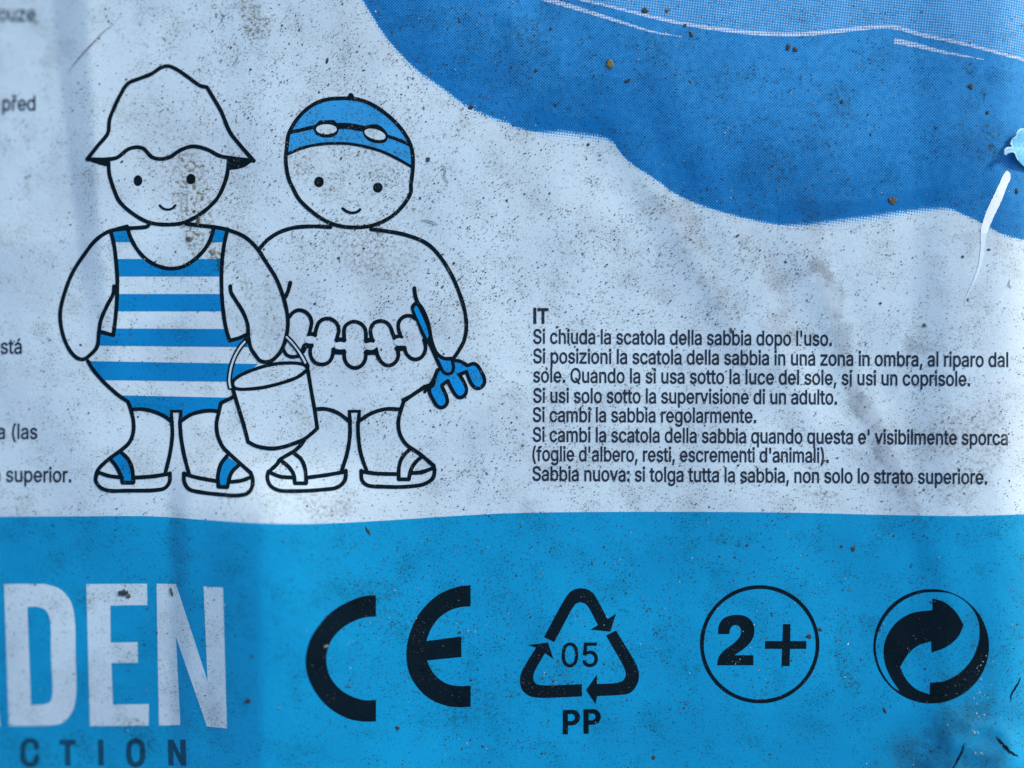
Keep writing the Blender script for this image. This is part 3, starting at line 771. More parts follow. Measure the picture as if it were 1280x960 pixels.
# ------------------------------------------------------------------ lettering
GL = json.loads('''{"'":[206,[[[78,318],[70,509],[136,509],[128,318]]]],"(":[273,[[[89,207],[90,235],[92,264],[96,293],[101,324],[107,354],[114,384],[122,413],[132,441],[142,468],[153,494],[164,517],[177,539],[236,539],[223,512],[212,485],[201,457],[191,428],[182,399],[174,370],[167,342],[161,313],[157,285],[154,258],[152,232],[151,207],[152,184],[154,161],[156,138],[160,115],[165,91],[172,67],[179,42],[188,16],[198,-10],[209,-38],[222,-66],[236,-96],[177,-96],[156,-59],[139,-21],[124,16],[111,55],[102,93],[95,131],[90,169]]]],")":[273,[[[37,-96],[52,-66],[64,-37],[76,-9],[86,18],[95,44],[102,69],[108,93],[113,116],[117,139],[120,162],[121,184],[122,207],[121,232],[119,258],[116,285],[112,313],[106,342],[99,370],[91,399],[82,428],[73,457],[62,485],[50,512],[37,539],[97,539],[109,517],[121,494],[131,468],[142,441],[151,413],[159,384],[167,354],[173,323],[178,293],[181,264],[183,235],[184,207],[183,168],[178,130],[171,92],[161,53],[149,15],[134,-22],[117,-59],[97,-96]]]],",":[188,[[[38,-119],[68,71],[137,71],[84,-119]]]],".":[188,[[[95,-4],[86,-4],[78,-1],[70,3],[63,9],[57,16],[53,24],[50,32],[50,41],[50,50],[53,59],[57,66],[63,73],[70,79],[78,83],[86,86],[95,87],[104,86],[113,83],[121,79],[128,73],[134,66],[138,59],[140,50],[141,41],[140,32],[138,24],[134,16],[128,9],[121,3],[113,-1],[104,-4]]]],"0":[453,[[[227,-7],[199,-5],[174,1],[151,11],[130,24],[111,41],[95,62],[80,86],[69,113],[60,144],[53,178],[49,214],[48,254],[49,294],[53,330],[60,364],[69,395],[81,422],[95,447],[112,467],[130,484],[151,498],[174,508],[200,514],[227,516],[254,514],[279,508],[302,498],[323,484],[342,467],[358,447],[372,422],[384,395],[393,364],[400,330],[404,294],[405,254],[404,214],[400,178],[393,144],[384,113],[373,86],[359,62],[342,41],[323,24],[302,11],[279,1],[254,-5]],[[227,50],[245,51],[261,56],[276,63],[290,74],[303,87],[313,103],[323,122],[330,144],[336,168],[340,194],[343,223],[344,254],[343,285],[340,314],[336,341],[330,365],[323,387],[313,405],[303,422],[290,435],[276,446],[261,453],[245,458],[227,460],[209,458],[192,453],[177,446],[163,435],[151,422],[140,405],[131,387],[123,365],[117,341],[113,314],[110,285],[109,254],[110,223],[113,194],[117,168],[123,144],[131,122],[140,103],[151,87],[163,74],[177,63],[192,56],[209,51]]]],"2":[453,[[[64,0],[64,47],[234,229],[282,282],[291,294],[299,305],[305,316],[311,327],[315,337],[318,348],[320,360],[320,371],[319,385],[317,397],[313,408],[308,419],[301,428],[293,436],[283,443],[273,449],[262,454],[250,457],[237,459],[224,460],[209,459],[196,457],[184,453],[172,447],[162,441],[153,433],[145,424],[139,413],[134,402],[130,390],[128,376],[127,362],[66,362],[67,384],[71,405],[77,424],[86,442],[98,459],[111,473],[126,486],[143,496],[162,505],[182,511],[203,514],[225,516],[247,514],[268,511],[288,505],[306,497],[323,486],[337,474],[350,461],[361,445],[370,428],[376,411],[380,392],[381,372],[380,358],[378,345],[375,331],[371,318],[365,304],[357,290],[347,275],[336,259],[267,180],[153,60],[153,57],[389,57],[389,0]]]],"5":[453,[[[221,-7],[199,-6],[178,-2],[159,3],[140,11],[123,21],[108,32],[94,45],[83,60],[73,76],[66,93],[62,111],[60,130],[122,130],[124,119],[127,108],[132,98],[138,89],[145,80],[154,73],[163,66],[173,60],[184,56],[196,52],[208,50],[221,50],[236,51],[250,53],[264,58],[276,64],[288,72],[298,82],[307,92],[314,104],[320,117],[324,131],[327,146],[328,162],[327,178],[324,193],[320,208],[314,221],[306,233],[297,244],[286,254],[275,262],[262,269],[248,273],[233,276],[218,277],[205,276],[192,275],[180,272],[167,268],[156,264],[145,258],[136,252],[128,246],[67,253],[96,509],[366,509],[366,452],[151,452],[134,301],[136,301],[145,308],[155,315],[166,320],[178,325],[190,329],[203,331],[216,333],[229,334],[247,333],[263,330],[279,326],[294,321],[308,314],[321,306],[334,296],[345,285],[355,273],[364,260],[372,246],[379,231],[384,215],[388,199],[390,181],[391,163],[390,139],[385,117],[379,95],[369,76],[357,57],[343,41],[327,27],[309,15],[289,6],[268,-1],[245,-5]]]],":":[188,[[[95,-4],[86,-4],[78,-1],[70,3],[63,9],[57,16],[53,24],[50,32],[50,41],[50,50],[53,59],[57,66],[63,73],[70,79],[78,83],[86,86],[95,87],[104,86],[113,83],[121,79],[128,73],[134,66],[138,59],[140,50],[141,41],[140,32],[138,24],[134,16],[128,9],[121,3],[113,-1],[104,-4]],[[95,271],[86,272],[78,274],[70,278],[63,284],[57,291],[53,299],[50,307],[50,316],[50,325],[53,334],[57,342],[63,349],[70,354],[78,359],[86,361],[95,362],[104,361],[113,359],[121,354],[128,349],[134,342],[138,334],[140,325],[141,316],[140,307],[138,299],[134,291],[128,284],[121,278],[113,274],[104,272]]]],"C":[510,[[[267,-7],[235,-5],[205,1],[177,11],[150,25],[126,42],[104,63],[86,88],[70,115],[57,146],[48,179],[42,215],[40,254],[42,293],[48,329],[57,362],[70,393],[86,421],[104,445],[126,466],[150,484],[177,498],[205,508],[235,514],[267,516],[286,515],[305,513],[323,509],[340,504],[357,498],[373,490],[388,481],[402,471],[415,460],[427,447],[438,433],[448,418],[456,402],[463,385],[469,367],[473,348],[408,348],[405,361],[401,373],[395,384],[389,395],[382,404],[375,413],[366,421],[357,428],[348,435],[337,440],[327,445],[315,449],[304,452],[292,454],[280,455],[267,456],[245,454],[223,450],[203,443],[184,432],[166,419],[150,403],[137,385],[125,364],[116,340],[109,314],[105,285],[103,254],[105,223],[109,194],[116,168],[125,145],[137,123],[151,105],[166,89],[184,76],[203,66],[223,59],[245,54],[267,53],[280,53],[292,55],[304,57],[315,60],[327,64],[337,69],[348,74],[357,81],[366,88],[375,96],[382,105],[389,114],[395,125],[401,136],[405,148],[408,160],[473,160],[469,142],[463,124],[457,107],[448,91],[438,76],[428,62],[416,49],[402,38],[388,28],[373,19],[357,11],[341,5],[323,0],[305,-4],[286,-6]]]],"I":[190,[[[60,0],[130,0],[130,524],[60,524]]]],"N":[523,[[[60,0],[60,509],[136,509],[343,183],[363,151],[388,107],[414,55],[405,54],[401,108],[399,157],[399,195],[399,509],[463,509],[463,0],[387,0],[202,290],[177,331],[148,381],[108,452],[119,454],[122,384],[124,328],[125,291],[125,0]]]],"O":[533,[[[267,-7],[235,-5],[205,1],[177,11],[150,25],[126,42],[105,63],[86,88],[70,115],[57,146],[48,179],[42,215],[40,254],[42,293],[48,329],[57,362],[70,393],[86,421],[105,445],[126,466],[150,484],[177,498],[205,508],[235,514],[267,516],[299,514],[329,508],[357,498],[384,484],[408,466],[429,445],[448,421],[464,393],[477,362],[486,329],[491,293],[493,254],[491,215],[486,179],[477,146],[464,115],[448,88],[429,63],[408,42],[384,25],[357,11],[329,1],[299,-5]],[[267,53],[289,54],[310,59],[330,66],[349,76],[367,89],[383,105],[396,123],[408,144],[418,168],[425,194],[429,223],[430,254],[429,286],[425,314],[418,341],[408,365],[396,386],[383,404],[367,420],[349,433],[330,443],[310,450],[289,454],[267,456],[245,454],[223,450],[203,443],[184,433],[167,420],[151,404],[137,385],[125,364],[116,340],[109,314],[105,285],[103,254],[105,223],[109,194],[116,168],[125,144],[137,123],[151,105],[167,89],[184,76],[203,66],[223,59],[245,54]]]],"P":[450,[[[45,0],[157,0],[157,190],[250,190],[250,190],[288,194],[324,207],[356,226],[383,253],[403,285],[416,320],[420,357],[416,394],[403,429],[383,461],[356,488],[324,507],[288,520],[250,524],[45,524]],[[157,285],[235,285],[235,285],[258,289],[278,299],[295,316],[305,336],[309,359],[305,382],[295,402],[278,419],[258,429],[235,433],[157,433]]]],"Q":[533,[[[245,159],[313,159],[369,85],[384,65],[468,-48],[401,-48],[346,27],[331,46]],[[267,-7],[235,-5],[205,1],[177,11],[150,25],[126,42],[105,63],[86,88],[70,115],[57,146],[48,179],[42,215],[40,254],[42,293],[48,329],[57,362],[70,393],[86,421],[105,445],[126,466],[150,484],[177,498],[205,508],[235,514],[267,516],[299,514],[329,508],[357,498],[384,484],[408,466],[429,445],[448,421],[464,393],[477,362],[486,329],[491,293],[493,254],[491,215],[486,179],[477,146],[464,115],[448,88],[429,63],[408,42],[384,25],[357,11],[329,1],[299,-5]],[[267,53],[289,54],[310,59],[330,66],[349,76],[367,89],[383,105],[396,123],[408,144],[418,168],[425,194],[429,223],[430,254],[429,286],[425,314],[418,341],[408,365],[396,386],[383,404],[367,420],[349,433],[330,443],[310,450],[289,454],[267,456],[245,454],[223,450],[203,443],[184,433],[167,420],[151,404],[137,385],[125,364],[116,340],[109,314],[105,285],[103,254],[105,223],[109,194],[116,168],[125,144],[137,123],[151,105],[167,89],[184,76],[203,66],[223,59],[245,54]]]],"S":[447,[[[224,-9],[197,-8],[172,-4],[149,1],[128,9],[108,19],[91,31],[76,45],[64,60],[54,77],[46,96],[41,115],[38,137],[104,137],[107,123],[110,110],[116,98],[123,88],[132,79],[142,71],[154,64],[166,59],[180,55],[194,52],[209,50],[224,49],[241,50],[257,52],[272,55],[286,60],[299,66],[311,74],[321,82],[329,92],[336,102],[341,114],[345,126],[346,139],[345,151],[342,161],[338,171],[332,179],[325,186],[316,193],[307,199],[296,205],[245,222],[184,239],[154,249],[128,260],[105,274],[86,289],[71,307],[60,326],[54,348],[52,372],[53,393],[58,413],[65,431],[75,448],[87,463],[102,476],[119,488],[138,498],[158,506],[180,511],[203,514],[227,516],[252,514],[275,511],[296,505],[316,498],[334,488],[351,476],[365,463],[377,449],[387,433],[394,415],[399,397],[401,378],[337,378],[334,396],[326,412],[316,426],[302,437],[286,447],[267,453],[247,457],[225,459],[209,458],[194,456],[180,452],[167,448],[156,442],[145,435],[136,427],[129,418],[123,409],[118,398],[116,387],[115,376],[116,363],[119,352],[124,342],[131,334],[139,326],[148,319],[158,313],[169,308],[212,293],[264,279],[312,264],[324,258],[336,252],[347,245],[359,238],[369,229],[379,220],[387,209],[395,198],[401,185],[405,171],[407,155],[408,139],[407,118],[403,99],[396,81],[386,64],[374,48],[360,34],[343,21],[323,11],[302,2],[278,-4],[252,-8]]]],"T":[449,[[[32,452],[32,509],[417,509],[417,452],[257,452],[257,0],[193,0],[193,452]]]],"a":[389,[[[160,-9],[142,-8],[126,-5],[110,-1],[94,5],[80,12],[68,22],[57,32],[48,45],[40,58],[35,73],[31,90],[30,108],[31,123],[34,138],[38,150],[43,161],[50,171],[58,179],[67,187],[78,193],[89,199],[100,203],[112,207],[125,211],[178,220],[234,227],[244,228],[252,230],[259,232],[265,235],[270,238],[273,243],[275,248],[276,255],[276,257],[275,268],[273,279],[271,288],[267,297],[262,304],[256,311],[248,317],[240,322],[230,326],[220,329],[208,330],[196,331],[183,330],[171,329],[159,326],[149,322],[140,318],[132,313],[124,307],[118,301],[112,294],[107,288],[103,281],[100,274],[41,291],[48,308],[57,322],[67,335],[79,346],[91,355],[104,364],[118,370],[133,375],[148,379],[163,382],[179,384],[194,384],[239,379],[251,376],[263,372],[275,367],[286,360],[296,353],[306,343],[315,333],[322,320],[329,306],[333,290],[336,272],[337,251],[337,0],[277,0],[277,52],[272,52],[252,25],[244,18],[236,12],[226,6],[215,1],[203,-3],[190,-6],[176,-8]],[[170,45],[187,46],[202,49],[216,53],[228,59],[239,66],[248,74],[257,83],[263,93],[269,104],[272,115],[275,126],[276,138],[276,190],[259,182],[231,176],[200,171],[175,168],[134,159],[125,155],[117,150],[110,145],[103,139],[98,132],[95,124],[93,115],[92,105],[92,95],[94,87],[98,79],[102,72],[107,66],[114,61],[121,56],[130,52],[139,49],[149,47],[159,46]]]],"b":[424,[[[229,-8],[213,-7],[198,-5],[184,-1],[172,4],[162,10],[153,17],[145,24],[138,31],[118,59],[112,59],[112,0],[53,0],[53,509],[114,509],[114,319],[118,319],[137,346],[144,353],[152,360],[161,367],[171,373],[183,378],[197,381],[212,384],[229,384],[252,383],[274,378],[294,371],[313,361],[330,347],[345,332],[359,313],[370,293],[379,270],[385,245],[389,218],[390,189],[389,160],[385,133],[379,108],[370,84],[359,64],[346,45],[330,29],[313,16],[294,5],[274,-2],[252,-7]],[[220,47],[237,48],[253,51],[267,57],[279,66],[291,76],[301,88],[309,101],[316,117],[321,133],[325,151],[327,170],[328,189],[327,209],[325,227],[321,245],[316,261],[309,276],[301,290],[291,301],[280,311],[267,319],[253,325],[237,329],[220,330],[203,329],[188,325],[174,320],[161,312],[150,302],[140,291],[132,278],[125,263],[120,247],[116,229],[113,210],[113,189],[113,169],[116,150],[120,132],[125,115],[132,100],[140,86],[150,75],[162,65],[174,57],[188,51],[204,48]]]],"c":[396,[[[207,-8],[182,-7],[159,-2],[137,6],[117,16],[98,30],[82,46],[68,64],[56,85],[46,108],[40,133],[36,159],[34,187],[36,216],[40,243],[46,268],[56,291],[68,312],[82,330],[98,346],[117,360],[137,371],[159,378],[182,383],[207,384],[221,384],[234,383],[247,380],[260,377],[272,373],[284,368],[295,362],[305,356],[315,349],[324,341],[332,332],[340,322],[347,312],[353,301],[358,289],[362,277],[303,262],[290,289],[270,311],[242,325],[207,330],[189,329],[173,325],[158,319],[145,310],[134,300],[124,287],[115,274],[108,258],[103,242],[99,224],[97,206],[96,187],[97,169],[99,151],[103,134],[108,117],[115,102],[124,89],[134,76],[145,66],[158,57],[173,51],[189,48],[207,46],[243,52],[271,66],[292,89],[304,117],[363,102],[359,90],[354,78],[348,67],[341,56],[334,46],[325,37],[316,29],[306,21],[296,15],[285,9],[273,4],[261,-1],[248,-4],[235,-6],[221,-8]]]],"d":[424,[[[195,-8],[172,-7],[151,-2],[130,5],[111,16],[94,29],[79,45],[66,64],[55,84],[46,108],[39,133],[35,160],[34,189],[35,218],[39,245],[46,270],[55,293],[66,313],[79,332],[95,347],[112,361],[131,371],[151,378],[173,383],[196,384],[213,384],[228,381],[241,378],[253,373],[263,367],[272,360],[280,353],[287,346],[306,319],[311,319],[311,509],[372,509],[372,0],[313,0],[313,59],[307,59],[287,31],[280,24],[272,17],[263,10],[252,4],[241,-1],[227,-5],[212,-7]],[[205,47],[221,48],[236,51],[250,57],[263,65],[274,75],[284,86],[293,100],[299,115],[305,132],[309,150],[311,169],[312,189],[311,210],[309,229],[305,247],[300,263],[293,278],[284,291],[275,302],[263,312],[251,320],[237,325],[221,329],[205,330],[187,329],[172,325],[157,319],[145,311],[133,301],[124,290],[115,276],[108,261],[103,245],[99,227],[97,209],[96,189],[97,170],[99,151],[103,133],[109,117],[115,101],[124,88],[134,76],[145,66],[158,57],[172,51],[188,48]]]],"e":[411,[[[381,162],[381,195],[377,232],[366,267],[350,299],[329,328],[304,351],[275,369],[243,380],[211,384],[178,381],[146,371],[117,355],[91,333],[68,305],[51,274],[40,239],[34,202],[35,165],[42,129],[55,95],[73,64],[96,37],[124,16],[154,2],[186,-6],[219,-8],[251,-2],[282,11],[310,30],[335,55],[355,84],[295,101],[283,83],[268,69],[252,58],[235,50],[217,47],[199,46],[181,50],[163,58],[147,69],[132,83],[120,100],[110,119],[102,141],[98,163],[99,162]],[[317,212],[311,239],[301,265],[288,287],[270,305],[251,319],[230,327],[208,330],[185,327],[164,319],[145,305],[127,287],[114,265],[104,239],[98,212]]]],"f":[254,[[[228,379],[228,327],[6,327],[6,379]],[[81,0],[81,432],[82,447],[84,461],[89,474],[96,486],[104,496],[113,505],[124,513],[135,519],[148,524],[161,527],[174,529],[187,530],[222,527],[243,521],[227,468],[215,472],[195,474],[182,473],[171,470],[162,466],[154,460],[149,452],[145,443],[142,431],[142,419],[142,0]]]],"g":[425,[[[207,-151],[187,-150],[168,-148],[150,-144],[134,-140],[119,-134],[105,-127],[93,-119],[82,-110],[73,-101],[64,-91],[57,-80],[51,-69],[101,-41],[122,-66],[128,-72],[136,-78],[145,-83],[154,-88],[165,-92],[178,-95],[192,-97],[207,-97],[229,-96],[249,-92],[267,-85],[282,-75],[295,-62],[304,-47],[310,-28],[311,-6],[311,68],[306,68],[287,41],[280,34],[272,28],[263,21],[252,16],[241,11],[227,8],[212,5],[195,5],[173,6],[152,10],[132,17],[113,27],[95,39],[80,53],[67,71],[55,90],[46,112],[39,136],[35,163],[34,191],[35,220],[39,246],[46,271],[55,293],[66,314],[80,332],[95,347],[112,361],[131,371],[152,378],[173,383],[196,384],[213,384],[228,382],[242,378],[253,373],[264,367],[273,360],[281,353],[288,346],[308,319],[313,319],[313,379],[372,379],[372,-9],[371,-32],[367,-54],[360,-73],[350,-90],[338,-104],[324,-117],[308,-127],[291,-136],[271,-142],[251,-147],[229,-150]],[[205,59],[222,60],[237,63],[251,68],[264,75],[275,84],[285,95],[293,107],[300,121],[305,137],[309,154],[312,172],[312,193],[312,212],[309,231],[305,248],[300,264],[293,278],[285,291],[275,303],[264,312],[251,320],[237,325],[222,329],[205,330],[188,329],[172,325],[158,320],[145,312],[134,302],[124,290],[115,277],[109,262],[103,246],[99,229],[97,212],[96,193],[97,173],[99,155],[103,138],[109,123],[116,108],[124,96],[134,85],[145,76],[158,68],[172,63],[188,60]]]],"h":[410,[[[114,227],[114,0],[53,0],[53,509],[114,509],[114,287],[102,287],[112,312],[124,332],[137,349],[152,362],[169,372],[187,379],[207,383],[227,384],[246,383],[264,380],[280,376],[295,369],[309,360],[321,349],[332,336],[341,321],[348,304],[353,285],[356,264],[357,240],[357,0],[296,0],[296,235],[295,256],[290,275],[283,291],[273,304],[260,315],[246,323],[229,328],[210,329],[197,328],[184,326],[172,322],[161,317],[150,311],[141,303],[133,293],[126,283],[121,271],[117,257],[114,243]]]],"i":[167,[[[53,0],[53,379],[114,379],[114,0]],[[84,443],[75,444],[67,446],[60,449],[54,455],[48,461],[44,468],[42,475],[41,483],[42,491],[44,499],[48,506],[54,512],[60,517],[67,521],[75,523],[84,524],[92,523],[100,521],[107,517],[114,512],[119,506],[123,499],[126,491],[126,483],[126,475],[123,468],[119,461],[114,455],[107,449],[100,446],[92,444]]]],"l":[172,[[[55,0],[117,0],[117,524],[55,524]]]],"m":[610,[[[53,0],[53,379],[112,379],[112,295],[108,295],[112,310],[118,323],[125,335],[132,346],[141,355],[151,363],[161,370],[172,376],[183,380],[195,384],[207,386],[219,386],[239,385],[257,380],[273,372],[287,361],[299,347],[309,331],[316,314],[321,295],[312,295],[317,308],[322,321],[329,332],[337,343],[347,353],[357,361],[368,369],[381,375],[394,380],[407,383],[422,385],[437,386],[453,385],[468,383],[483,378],[497,372],[510,364],[522,354],[532,342],[541,328],[548,313],[553,296],[556,276],[557,255],[557,0],[496,0],[496,254],[494,273],[490,289],[483,302],[473,313],[460,321],[447,326],[433,329],[419,330],[406,330],[395,328],[384,324],[374,320],[365,314],[358,307],[351,299],[345,290],[341,280],[338,270],[336,259],[335,247],[335,0],[274,0],[274,260],[273,275],[269,288],[262,301],[253,311],[242,320],[229,326],[215,329],[199,330],[188,330],[178,328],[168,325],[158,320],[148,314],[140,307],[132,299],[126,289],[121,278],[117,266],[114,253],[114,238],[114,0]]]],"n":[410,[[[114,227],[114,0],[53,0],[53,379],[112,379],[112,287],[102,287],[112,312],[124,332],[137,349],[152,362],[169,372],[187,379],[207,383],[227,384],[246,383],[264,380],[280,376],[295,369],[309,360],[321,349],[332,336],[341,321],[348,304],[353,285],[356,264],[357,240],[357,0],[296,0],[296,235],[295,256],[290,275],[283,291],[273,304],[260,315],[246,323],[229,328],[210,329],[197,328],[184,326],[172,322],[161,317],[150,311],[141,303],[133,293],[126,283],[121,271],[117,257],[114,243]]]],"o":[415,[[[207,-8],[182,-7],[159,-2],[137,6],[117,16],[98,30],[82,46],[68,64],[56,85],[46,108],[40,133],[36,159],[34,187],[36,216],[40,243],[46,268],[56,291],[68,312],[82,330],[98,346],[117,360],[137,371],[159,378],[182,383],[207,384],[233,383],[256,378],[278,371],[299,360],[317,346],[333,330],[347,312],[359,291],[369,268],[376,243],[380,216],[381,187],[380,159],[376,133],[369,108],[359,85],[347,64],[333,46],[317,30],[299,16],[278,6],[256,-2],[233,-7]],[[207,46],[226,48],[242,51],[257,57],[270,66],[282,76],[292,89],[300,102],[307,117],[312,134],[316,151],[318,169],[319,187],[318,206],[316,224],[312,242],[307,258],[300,274],[292,287],[282,300],[270,310],[257,319],[242,325],[226,329],[207,330],[189,329],[173,325],[158,319],[145,310],[134,300],[124,287],[115,274],[108,258],[103,242],[99,224],[97,206],[96,187],[97,169],[99,151],[103,134],[108,117],[115,102],[124,89],[134,76],[145,66],[158,57],[173,51],[189,48]]]],"p":[424,[[[53,-143],[53,379],[112,379],[112,319],[118,319],[137,346],[144,353],[152,360],[161,367],[171,373],[183,378],[197,381],[212,384],[229,384],[252,383],[274,378],[294,371],[313,361],[330,347],[345,332],[359,313],[370,293],[379,270],[385,245],[389,218],[390,189],[389,160],[385,133],[379,108],[370,84],[359,64],[346,45],[330,29],[313,16],[294,5],[274,-2],[252,-7],[229,-8],[213,-7],[198,-5],[184,-1],[173,4],[162,10],[153,17],[145,24],[138,31],[118,59],[114,59],[114,-143]],[[220,47],[237,48],[253,51],[267,57],[279,66],[291,76],[301,88],[309,101],[316,117],[321,133],[325,151],[327,170],[328,189],[327,209],[325,227],[321,245],[316,261],[309,276],[301,290],[291,301],[280,311],[267,319],[253,325],[237,329],[220,330],[203,329],[188,325],[174,320],[161,312],[150,302],[140,291],[132,278],[125,263],[120,247],[116,229],[113,210],[113,189],[113,169],[116,150],[120,132],[125,115],[132,100],[140,86],[150,75],[162,65],[174,57],[188,51],[204,48]]]],"q":[424,[[[372,-143],[311,-143],[311,59],[306,59],[287,31],[280,24],[272,17],[263,10],[252,4],[241,-1],[227,-5],[212,-7],[195,-8],[172,-7],[151,-2],[130,5],[111,16],[94,29],[79,45],[66,64],[55,84],[46,108],[39,133],[35,160],[34,189],[35,218],[39,245],[46,270],[55,293],[66,313],[79,332],[95,347],[112,361],[131,371],[151,378],[173,383],[196,384],[213,384],[228,381],[241,378],[253,373],[263,367],[272,360],[280,353],[287,346],[307,319],[313,319],[313,379],[372,379]],[[205,47],[221,48],[236,51],[250,57],[263,65],[274,75],[284,86],[293,100],[299,115],[305,132],[309,150],[311,169],[312,189],[311,210],[309,229],[305,247],[300,263],[293,278],[284,291],[275,302],[263,312],[251,320],[237,325],[221,329],[205,330],[187,329],[172,325],[157,319],[145,311],[133,301],[124,290],[115,276],[108,261],[103,245],[99,227],[97,209],[96,189],[97,170],[99,151],[103,133],[109,117],[115,101],[124,88],[134,76],[145,66],[158,57],[172,51],[188,48]]]],"r":[259,[[[53,0],[53,379],[112,379],[112,321],[115,321],[122,335],[130,347],[140,358],[152,367],[166,375],[181,380],[196,384],[213,385],[229,384],[243,384],[243,322],[230,324],[207,326],[194,325],[182,323],[170,319],[159,315],[149,309],[140,301],[132,293],[126,284],[121,273],[117,262],[114,250],[114,237],[114,0]]]],"s":[365,[[[182,-8],[163,-7],[145,-5],[128,-2],[112,3],[98,10],[84,18],[72,27],[62,38],[53,50],[45,63],[40,78],[36,94],[94,107],[99,92],[105,79],[114,69],[124,60],[136,54],[150,49],[165,46],[181,45],[200,46],[217,50],[232,55],[244,62],[255,71],[262,81],[267,91],[268,103],[267,112],[265,121],[260,129],[254,136],[246,142],[237,147],[225,151],[212,155],[149,170],[125,177],[104,186],[87,196],[72,208],[61,222],[53,237],[48,255],[47,274],[48,290],[51,305],[57,319],[65,332],[75,343],[87,354],[100,363],[115,370],[131,377],[149,381],[167,384],[187,384],[206,384],[223,381],[239,378],[254,372],[267,366],[279,358],[290,349],[299,339],[307,328],[314,316],[319,303],[324,290],[268,277],[264,288],[258,298],[251,307],[243,316],[232,323],[219,328],[205,331],[187,333],[171,332],[156,329],[143,324],[131,317],[121,308],[114,299],[110,289],[109,277],[110,267],[112,258],[117,250],[124,243],[133,237],[144,232],[157,227],[172,223],[229,209],[254,202],[275,194],[292,183],[306,171],[317,158],[325,142],[330,125],[331,107],[330,90],[326,75],[321,61],[312,47],[302,35],[290,24],[276,15],[260,6],[242,0],[223,-5],[203,-7]]]],"t":[227,[[[204,379],[204,327],[6,327],[6,379]],[[65,471],[126,471],[126,98],[127,86],[128,76],[132,68],[136,61],[142,56],[150,53],[159,51],[170,50],[185,51],[202,54],[213,2],[192,-3],[168,-4],[145,-3],[125,2],[107,10],[92,21],[80,35],[72,52],[67,71],[65,93]]]],"u":[410,[[[182,-5],[164,-4],[146,-1],[130,4],[115,11],[101,20],[89,31],[78,44],[69,59],[62,76],[57,95],[54,116],[53,139],[53,379],[114,379],[114,144],[115,123],[119,105],[127,89],[137,75],[150,64],[164,56],[181,52],[200,50],[213,51],[226,53],[238,57],[249,62],[259,69],[268,77],[276,86],[283,97],[289,109],[293,122],[295,137],[296,153],[296,379],[357,379],[357,0],[298,0],[298,92],[307,92],[297,67],[286,47],[272,30],[257,17],[240,7],[222,0],[203,-4]]]],"v":[389,[[[163,0],[17,379],[84,379],[165,155],[187,87],[206,21],[184,21],[203,87],[224,155],[305,379],[371,379],[226,0]]]],"z":[380,[[[28,0],[345,0],[345,57],[112,57],[341,325],[341,382],[38,382],[38,325],[258,325],[28,57]]]],"á":[389,[[[160,-9],[142,-8],[126,-5],[110,-1],[94,5],[80,12],[68,22],[57,32],[48,45],[40,58],[35,73],[31,90],[30,108],[31,123],[34,138],[38,150],[43,161],[50,171],[58,179],[67,187],[78,193],[89,199],[100,203],[112,207],[125,211],[178,220],[234,227],[244,228],[252,230],[259,232],[265,235],[270,238],[273,243],[275,248],[276,255],[276,257],[275,268],[273,279],[271,288],[267,297],[262,304],[256,311],[248,317],[240,322],[230,326],[220,329],[208,330],[196,331],[183,330],[171,329],[159,326],[149,322],[140,318],[132,313],[124,307],[118,301],[112,294],[107,288],[103,281],[100,274],[41,291],[48,308],[57,322],[67,335],[79,346],[91,355],[104,364],[118,370],[133,375],[148,379],[163,382],[179,384],[194,384],[239,379],[251,376],[263,372],[275,367],[286,360],[296,353],[306,343],[315,333],[322,320],[329,306],[333,290],[336,272],[337,251],[337,0],[277,0],[277,52],[272,52],[252,25],[244,18],[236,12],[226,6],[215,1],[203,-3],[190,-6],[176,-8]],[[170,45],[187,46],[202,49],[216,53],[228,59],[239,66],[248,74],[257,83],[263,93],[269,104],[272,115],[275,126],[276,138],[276,190],[259,182],[231,176],[200,171],[175,168],[134,159],[125,155],[117,150],[110,145],[103,139],[98,132],[95,124],[93,115],[92,105],[92,95],[94,87],[98,79],[102,72],[107,66],[114,61],[121,56],[130,52],[139,49],[149,47],[159,46]],[[162,429],[210,529],[278,529],[212,429]]]],"ř":[259,[[[53,0],[53,379],[112,379],[112,321],[115,321],[122,335],[130,347],[140,358],[152,367],[166,375],[181,380],[196,384],[213,385],[229,384],[243,384],[243,322],[230,324],[207,326],[194,325],[182,323],[170,319],[159,315],[149,309],[140,301],[132,293],[126,284],[121,273],[117,262],[114,250],[114,237],[114,0]],[[94,529],[143,469],[192,529],[253,529],[253,526],[172,435],[114,435],[34,526],[34,529]]]]," ":[188,[]]}''')
def glyph_polys(ch):
    """outer loops with their holes"""
    ls = []
    for l in GL[ch][1]:
        if len(l) == 32:      # round dot -> square dot
            xs_ = [p[0] for p in l]; ys_ = [p[1] for p in l]
            l = [(min(xs_) + 4, min(ys_)), (max(xs_) - 4, min(ys_)), (max(xs_) - 4, max(ys_)), (min(xs_) + 4, max(ys_))]
        ls.append([tuple(p) for p in l])
    bb = [(min(p[0] for p in l), min(p[1] for p in l), max(p[0] for p in l), max(p[1] for p in l)) for l in ls]
    outer = []
    for i, l in enumerate(ls):
        inside = [j for j in range(len(ls)) if j != i and bb[j][0] < bb[i][0] and bb[j][1] < bb[i][1] and bb[j][2] > bb[i][2] and bb[j][3] > bb[i][3]]
        if not inside: outer.append([i])
    for i in range(len(ls)):
        if any(i == o[0] for o in outer): continue
        for o in outer:
            k = o[0]
            if bb[k][0] < bb[i][0] and bb[k][1] < bb[i][1] and bb[k][2] > bb[i][2] and bb[k][3] > bb[i][3]:
                o.append(i); break
    return [[ls[i] for i in o] for o in outer]

